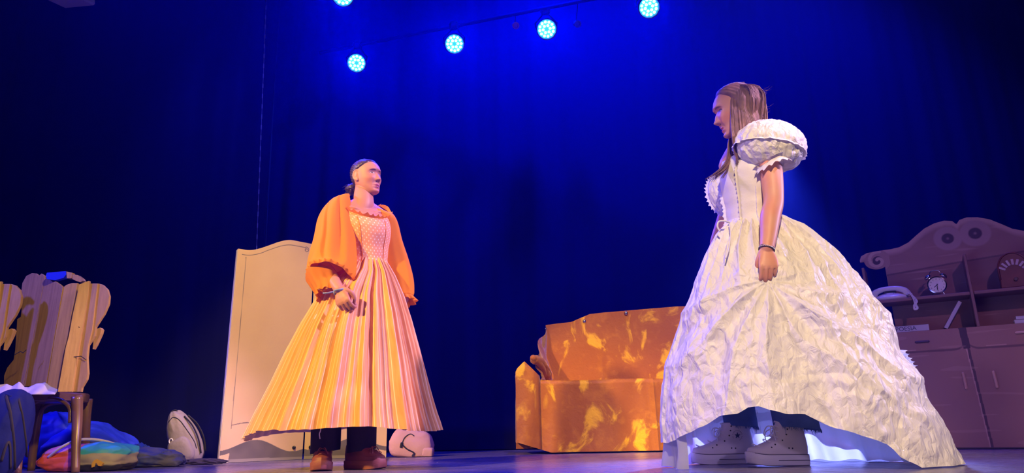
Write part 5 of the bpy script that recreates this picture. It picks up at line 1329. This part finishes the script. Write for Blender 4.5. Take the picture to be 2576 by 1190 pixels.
planks = [ # outline in the photo, depth, turn
 ([(10, 968), (10, 945), (18, 925), (34, 905), (38, 880), (40, 850), (42, 822), (43, 803), (52, 797), (54, 780), (52, 745), (56, 712), (66, 694), (80, 687), (92, 688), (97, 694), (104, 688), (111, 693), (112, 702), (59, 972)], .062, .66),
 ([(60, 972), (113, 700), (120, 700), (140, 708), (152, 716), (158, 722), (115, 972)], -.006, .52),
 ([(116, 982), (158, 724), (166, 717), (180, 712), (195, 712), (190, 745), (180, 790), (172, 840), (164, 872), (144, 984)], .0, -.12),
 ([(145, 986), (165, 874), (173, 845), (183, 790), (193, 745), (198, 716), (212, 710), (224, 706), (222, 740), (212, 800), (200, 860), (180, 986)], -.016, -.42),
 ([(181, 986), (201, 862), (212, 806), (222, 745), (226, 713), (246, 713), (240, 760), (232, 830), (222, 870), (219, 900), (221, 940), (218, 955), (206, 975), (204, 986)], .0, .12),
 ([(223, 868), (233, 830), (241, 760), (247, 713), (258, 716), (270, 728), (275, 745), (273, 765), (262, 790), (250, 808), (241, 822), (238, 845), (230, 858)], .004, .14)]
for k, (o_, dy, yaw) in enumerate(planks):
    b_ = lambda y: 158-(y-722)*.179; lf = min(x for x, y in o_); Q_ = [at(x, y, YC+(.0019*max(0, b_(y)-x) if k < 2 else dy+math.tan(-yaw)*.0021*(x-(223-(y-710)*.16) if k == 3 else x-lf)*(1 if k == 3 else .4))) for x, y in o_]
    o = MB().prism(Q_, (0, 0, 0), (0, .018, 0)).build('plank', m_plank, ch); bv = o.modifiers.new('b', 'BEVEL'); bv.width = .0018; bv.segments = 2
for pts, r, lab in (([(115, 693), (118, 686), (165, 682), (167, 690), (160, 699), (138, 705), (118, 702)], .02, 'blue'), ([(167, 683), (181, 686), (180, 700), (168, 700)], .02, 'w'), ([(182, 690), (195, 692), (206, 700), (209, 706), (202, 710), (190, 706), (182, 702)], .02, 'w'), ([(238, 830), (251, 824), (255, 829), (252, 840), (240, 866), (233, 878), (236, 850)], .02, 'w')):
    P_ = [at(x, y, YC+.03) for x, y in pts]
    MB().prism(P_, (0, 0, 0), (0, .03, 0)).build('splinter', mat('blue_rag', (.0, .02, .8), .6) if lab == 'blue' else m_plank, ch)
mb = MB()
for a_, b_ in (((36, 893), (52, 884)), ((52, 884), (58, 888)), ((58, 888), (66, 880)), ((162, 912), (186, 898)), ((186, 898), (204, 896)), ((204, 896), (216, 905)), ((186, 812), (200, 824)), ((191, 795), (187, 812))):
    mb.tube([at(*a_, YC-.022), at(*b_, YC-.022)], .0022, 5)
mb.build('crack', mat('crack_dark', (.02, .012, .01), .9), ch)
sc = at(105, 1000, 4.02); sc.y = 4.07; sz = at(120, 992, 3.86).z
rows = []
for h, r in ((-.034, .190), (-.028, .203), (.008, .206), (.016, .200), (.018, .18)): rows.append([Vector((sc.x+r*1.02*math.cos(a), sc.y+r*math.sin(a)*.98, sz+h)) for a in [2*PI*k/48 for k in range(48)]])
MB().grid(rows, True, True, True).build('seat', m_bent, ch, angle=40)
for (x, y, tx, ty) in ((at(192, 1010, 3.9).x, 3.90, at(190, 1188, 3.86).x, 3.86), (at(52, 1010, 3.9).x, 3.90, at(44, 1188, 3.86).x, 3.86), (sc.x+.14, 4.22, sc.x+.16, 4.27), (sc.x-.14, 4.22, sc.x-.16, 4.27)):
    pts = catmull([(x, y, sz-.01), (x+(tx-x)*.2+.004, y, sz*.68), (x+(tx-x)*.6, (y+ty)/2, sz*.35), (tx, ty, .0)], 6); n_ = len(pts)
    MB().tube(pts, [.030-.010*i/(n_-1) for i in range(n_)], 12).build('leg', m_bent, ch, smooth=True)
lx, rx_ = at(56, 1010, 3.9).x+.01, at(190, 1010, 3.9).x-.012
MB().tube(catmull([(lx, 3.90, sz-.15), (lx+.02, 3.905, sz-.07), (lx+.09, 3.91, sz-.025), (rx_-.09, 3.91, sz-.025), (rx_-.02, 3.905, sz-.07), (rx_, 3.90, sz-.15)], 8), .011, 10).build('bent_brace', m_bent, ch, smooth=True)
lx2, rx2 = sc.x-.135, sc.x+.135
MB().tube(catmull([(lx2, 4.21, sz-.15), (lx2+.02, 4.20, sz-.08), (lx2+.08, 4.19, sz-.035), (rx2-.08, 4.19, sz-.035), (rx2-.02, 4.20, sz-.08), (rx2, 4.21, sz-.15)], 8), .011, 10).build('bent_brace', m_bent, ch, smooth=True)
ch2 = ch.copy(); COL.objects.link(ch2); shift = at(55, 725, 3.83)-at(272, 748, YC); ch2.location = ch.location + Vector((shift.x, shift.y, 0)); ch2['label'] = 'plank-backed chair cut by the left edge of the picture'
for c_ in [c for c in ch.children]:
    q = c_.copy(); COL.objects.link(q); q.parent = ch2; q.matrix_parent_inverse = c_.matrix_parent_inverse.copy()
cg = empty('garment', (at(70, 975, 3.83).x, 3.84, sz+.018), 'pale crumpled cloth lying on the chair seat against the broken planks', 'cloth')
rows = []
for j in range(14):
    v = j/13; row = []
    for i in range(60):
        u = i/59; px = -12+150*u
        topy = float(np.interp(px, [-12, 8, 22, 40, 52, 62, 85, 105, 118, 138], [968, 966, 972, 960, 974, 975, 965, 962, 972, 981]))
        p = at(px, topy+(993-topy)*v, YC-.030-.018*v+.010*math.sin(u*22+v*3)*v); row.append((p.x, p.y+.03*(1-v), p.z+.002*nz(u*9, v*4, 1)))
    rows.append(row)
gm = MB().grid(rows).build('cloth_folds', fab_early('pale_violet_cotton', (.50, .48, .66)), cg, smooth=True); s_ = gm.modifiers.new('t', 'SOLIDIFY'); s_.thickness = .004
# ---------------------------------------------------------------- soft things on the floor
def lump(c, rad, R=None, seed=1, pw=.6, fold=.05, fs=2.2, n=110, m_=70, zmin=.004, shape=None):
    rows = []; c = Vector(c)
    for j in range(m_+1):
        t = PI*(.01+.98*j/m_); row = []
        for k in range(n):
            a = 2*PI*k/n; st = abs(math.sin(t))**pw; ct = math.copysign(abs(math.cos(t))**pw, math.cos(t)); ca = math.copysign(abs(math.cos(a))**pw, math.cos(a)); sa = math.copysign(abs(math.sin(a))**pw, math.sin(a))
            d = Vector((st*ca, st*sa, ct)); s3 = Vector((seed*1.7, seed*.3, 0))
            f = 1+fold*(rid(Vector((d.x, d.y, d.z*.6))*fs*.8+s3)+.28*rid(d*fs*1.9+s3)+1.0*min(.5, vor(d*fs*.8+s3)))
            if shape: d = shape(d)
            p = Vector((d.x*rad[0], d.y*rad[1], d.z*rad[2]))*f; p = c+((R @ p) if R is not None else p); p.z = max(p.z, zmin+.002*noise.noise(p*20)); row.append(p)
        rows.append(row)
    return MB().grid(rows, True, True, True, flip=True)
def fab(name, col, r=.75, v=None): return mat(name, col, r, bump=(60, .25, .005), var=v, spec=.3)
m_navy = fab('navy_nylon', (.006, .012, .12)); m_oliv = fab('olive_webbing', (.045, .040, .035)); m_bl = fab('blue_shell_fabric', (.03, .06, .55), .5, (6, (.01, .03, .3)))
def on_surface(o, pts, off=.002, n=8):
    "lays a path on the visible face of a soft thing"
    bpy.context.view_layer.update(); inv = o.matrix_world.inverted(); out = []
    for q in catmull(pts, n):
        d = (at(q[0], q[1], 1)-CAM).normalized(); a = inv @ CAM; hit, l_, nn, _ = o.ray_cast(a, (inv.to_3x3() @ d).normalized())
        if hit: out.append(o.matrix_world @ l_ + (o.matrix_world.to_3x3() @ nn).normalized()*off)
        elif out: out.append(out[-1]+(out[-1]-out[-2] if len(out) > 1 else Vector((0, 0, -.002))))
    return out
# navy backpack at the left edge, nearest
c = at(14, 1105, 3.66); c.z = .205
bp_ = empty('backpack', (c.x, c.y, 0), 'dark navy backpack with olive straps at the bottom left corner', 'backpack', 'bags on the stage floor')
nb = lump(c, (.092, .10, .205), Matrix.Rotation(.10, 3, 'Y'), 3, .75, .05, 1.5).build('bag_body', m_navy, bp_, smooth=True)
for (pts, w_) in (([(14, 996), (24, 1030), (31, 1080), (35, 1130), (36, 1180)], .0085), ([(46, 1004), (56, 1050), (64, 1110), (66, 1150)], .0065), ([(3, 1160), (16, 1118), (25, 1118), (27, 1178)], .008)):
    MB().tube(on_surface(nb, pts), w_, 8, flat=.35, up=(0, 1, 0)).build('strap', m_oliv, bp_, smooth=True)
mb = MB(); mb.tube(catmull([tuple(at(*p)) for p in ((4, 1002, 3.60), (14, 992, 3.60), (30, 998, 3.60))], 6), .006, 8); mb.build('grab_handle', m_navy, bp_, smooth=True)
# blue coat heap behind the chair
c = at(215, 1120, 4.75); c.z = .07
ht = empty('coat', (c.x, c.y, 0), 'heap of bright blue shiny coat piled behind the chair legs', 'coat')
hp = lump(c, (.34, .22, .20), None, 6, .8, .10, 2.0, 150, 90, shape=lambda d: Vector((d.x, d.y, d.z*(1-.55*abs(d.x+.15)**1.2)+.10*math.sin(d.x*5)))).build('coat_body', m_bl, ht, smooth=True)
lump(at(120, 1105, 4.7)-Vector((0, 0, .02)), (.20, .16, .17), None, 9, .85, .12, 2.0).build('coat_sleeve', m_bl, ht, smooth=True)
# colourful sports bag lying flat
c = at(226, 1152, 4.08); c.z = .066
sb = empty('duffel_bag', (c.x, c.y, 0), 'multicoloured bag lying flat, orange end, turquoise top, pale piping, under the chair', 'bag', 'bags on the stage floor')
m_multi = mat('patchwork_nylon', (.5, .5, .5), .55, bump=(40, .3, .006)); N, L, B = nodes(m_multi)
tc = N.new('ShaderNodeTexCoord'); sp = N.new('ShaderNodeSeparateXYZ'); L.new(tc.outputs['Object'], sp.inputs[0]); nn = N.new('ShaderNodeTexNoise'); nn.inputs['Scale'].default_value = 7; L.new(tc.outputs['Object'], nn.inputs['Vector'])
wx = math_node(N, L, 'MULTIPLY_ADD', nn.outputs['Fac'], .08, sp.outputs[0]); wz = math_node(N, L, 'MULTIPLY_ADD', nn.outputs['Fac'], .05, sp.outputs[2])
cc1 = mix_col(N, L, sstep(N, L, wz, .108, .116), (.42, .38, .36), (.05, .42, .70)); cc1 = mix_col(N, L, sstep(N, L, wx, c.x+.05, c.x+.06), (.62, .12, .22), cc1)
cc1 = mix_col(N, L, sstep(N, L, wx, c.x+.0, c.x+.01), mix_col(N, L, sstep(N, L, wz, .118, .124), (.78, .12, .02), (.60, .20, .45)), cc1)
dk_ = math_node(N, L, 'MULTIPLY', sstep(N, L, wz, .068, .06), sstep(N, L, wx, c.x+.03, c.x+.05)); cc1 = mix_col(N, L, dk_, cc1, (.04, .04, .06)); L.new(cc1, B.inputs['Base Color'])
db = lump(c, (.222, .15, .078), None, 12, .62, .09, 1.6, 150, 80, shape=lambda d: Vector((d.x, d.y, d.z*(1-.35*max(0, -d.x)**2)+.0))).build('bag_body', m_multi, sb, smooth=True)
MB().tube(catmull([tuple(at(*p)) for p in ((122, 1150, 3.93), (150, 1128, 3.90), (185, 1110, 3.92), (215, 1105, 3.98), (255, 1108, 4.05), (290, 1118, 4.10), (322, 1136, 4.12))], 8), .0075, 8).build('pale_piping', fab('pale_cord_nylon', (.62, .58, .62)), sb, smooth=True)
p = on_surface(db, [(246, 1168), (248, 1168)], .004, 2)[0]; MB().prism([p+Vector((x, -.002, z)) for x, z in ((-.03, .0), (-.024, .022), (-.004, .026), (.030, .004), (.022, -.010), (.004, -.006), (-.002, .006), (-.012, .004), (-.014, -.012), (-.028, -.016))], (0, -.003, 0), (0, .012, 0)).build('yellow_patch', mat('yellow_patch', (.75, .42, .06), .6), sb)
# crumpled jacket and grey backpack
m_gj = fab('grey_blue_cotton', (.16, .16, .26), .8, (9, (.03, .06, .35)))
c = at(384, 1166, 4.46); c.z = .043
jk = empty('jacket', (c.x, c.y, 0), 'crumpled grey and blue jacket lying flat between the bags', 'jacket')
lump(c, (.15, .10, .055), Matrix.Rotation(.1, 3, 'Y'), 21, .8, .2, 1.5, 150, 80).build('jacket_body', m_gj, jk, smooth=True)
lump(at(350, 1146, 4.55), (.05, .05, .06), None, 24, .8, .2, 2.0).build('sleeve', fab('blue_cotton', (.03, .07, .5)), jk, smooth=True)
lump(at(402, 1152, 4.44), (.07, .05, .03), Matrix.Rotation(-.3, 3, 'Y'), 28, .8, .2, 2.0).build('sleeve', m_gj, jk, smooth=True)
m_grey = fab('grey_canvas', (.30, .26, .27), .75); m_gdk = fab('dark_webbing', (.03, .03, .045))
c = at(463, 1106, 4.88); c.z = max(c.z, .155)
gb = empty('backpack', (c.x, c.y, 0), 'grey backpack standing upright and leaning, beside the foot of the folding screen', 'backpack', 'bags on the stage floor')
Rg = Matrix.Rotation(-.42, 3, 'Y') @ Matrix.Rotation(.15, 3, 'X')
gbb = lump(c+Vector((.0, 0, .01)), (.085, .09, .185), Rg, 31, .72, .05, 1.5, 130, 90, shape=lambda d: Vector((d.x*(1-.35*max(0, d.z)), d.y, d.z))).build('bag_body', m_grey, gb, smooth=True)
lump(c+Vector((.02, -.07, -.07)), (.075, .045, .085), Rg, 33, .7, .05, 1.4).build('front_pocket', m_grey, gb, smooth=True)
for s in (-1, 1):
    MB().tube(catmull([tuple(c+Rg @ Vector(v)) for v in ((.07, s*.03, .14), (.10, s*.04, .06), (.105, s*.045, -.04), (.085, s*.04, -.13))], 6), .009, 8, flat=.5).build('strap', m_gdk, gb, smooth=True)
MB().tube(on_surface(gbb, [(424, 1062), (436, 1050), (452, 1058), (470, 1082), (488, 1110), (494, 1128)], .001), .003, 6).build('zip', m_gdk, gb, smooth=True)
MB().tube(catmull([tuple(c+Rg @ Vector(v)) for v in ((-.02, 0, .185), (-.01, 0, .205), (.02, 0, .205), (.03, 0, .18))], 6), .005, 8).build('grab_handle', m_gdk, gb, smooth=True)
kp = at(430, 1110, 4.775); MB().tube([kp+Vector((.012*math.cos(u), 0, .016*math.sin(u))) for u in np.linspace(0, 5.4, 16)], .0035, 8, round_ends=True).build('white_ring', mat('white_plastic', (.8, .78, .78), .4), gb, smooth=True)
c = at(512, 1165, 4.66); c.z = .012
fl = empty('scarf', (c.x, c.y, 0), 'dark flat cloth lying on the floor between grey backpack and screen', 'scarf')
lump(c, (.12, .05, .02), None, 41, .9, .25, 2.5).build('scarf_cloth', fab('dark_cloth', (.06, .05, .07)), fl, smooth=True)
# pink tote beside the screen
m_pink = fab('pale_pink_canvas', (.72, .42, .38), .7, (5, (.66, .36, .34)))
c = at(1036, 1122, 5.44); c.z = .098
pk = empty('tote_bag', (c.x, c.y, 0), 'pale pink canvas bag with a dark buckled strap, right of the folding screen', 'bag', 'bags on the stage floor')
pkb = lump(c, (.155, .09, .105), Matrix.Rotation(.10, 3, 'Y'), 51, .42, .045, 1.4, 140, 90, shape=lambda d: Vector((d.x*(1-.26*max(0, d.z)+.02), d.y*(1-.3*max(0, d.z)), d.z*(1-.12*max(0, d.x))))).build('bag_body', m_pink, pk, smooth=True)
lump(at(1076, 1138, 5.40), (.042, .05, .036), Matrix.Rotation(.15, 3, 'Y'), 53, .45, .05, 1.4).build('side_pocket', m_pink, pk, smooth=True)
MB().tube(on_surface(pkb, [(1011, 1117), (1018, 1101), (1032, 1092), (1042, 1097)]), .0045, 8, flat=.5).build('strap', m_gdk, pk, smooth=True)
MB().tube(on_surface(pkb, [(1012, 1119), (1024, 1130), (1041, 1139), (1037, 1147)]), .0085, 8, flat=.4).build('strap', m_gdk, pk, smooth=True)
MB().box(on_surface(pkb, [(1010, 1120), (1012, 1120)], .005, 2)[0], (.018, .012, .038), Matrix.Rotation(.2, 3, 'Y'), .003).build('buckle', m_dark, pk)
# scraps on the floor
for (x, y, s_, lab_) in ((448, 1172, .010, 'largest white paper scrap, on the floor by the grey backpack'), (1020, 1153, .004, 'tiny white scrap on the floor at the left end of the pink bag'), (1071, 1151, .004, 'tiny white scrap on the floor at the right end of the pink bag'), (1100, 1164, .005, 'tiny white scrap on bare floor further right than the pink bag')):
    d = FW + RT*((x-1288)/FPX) - UP*((y-595)/FPX); p = CAM + d*(-HC/d.z)
    tag(MB().box((p.x, p.y, .0015), (s_*1.5, s_, .002), bev=.0005).build('paper_scrap', m_strip), lab_, 'scrap', 'paper scraps on the floor')
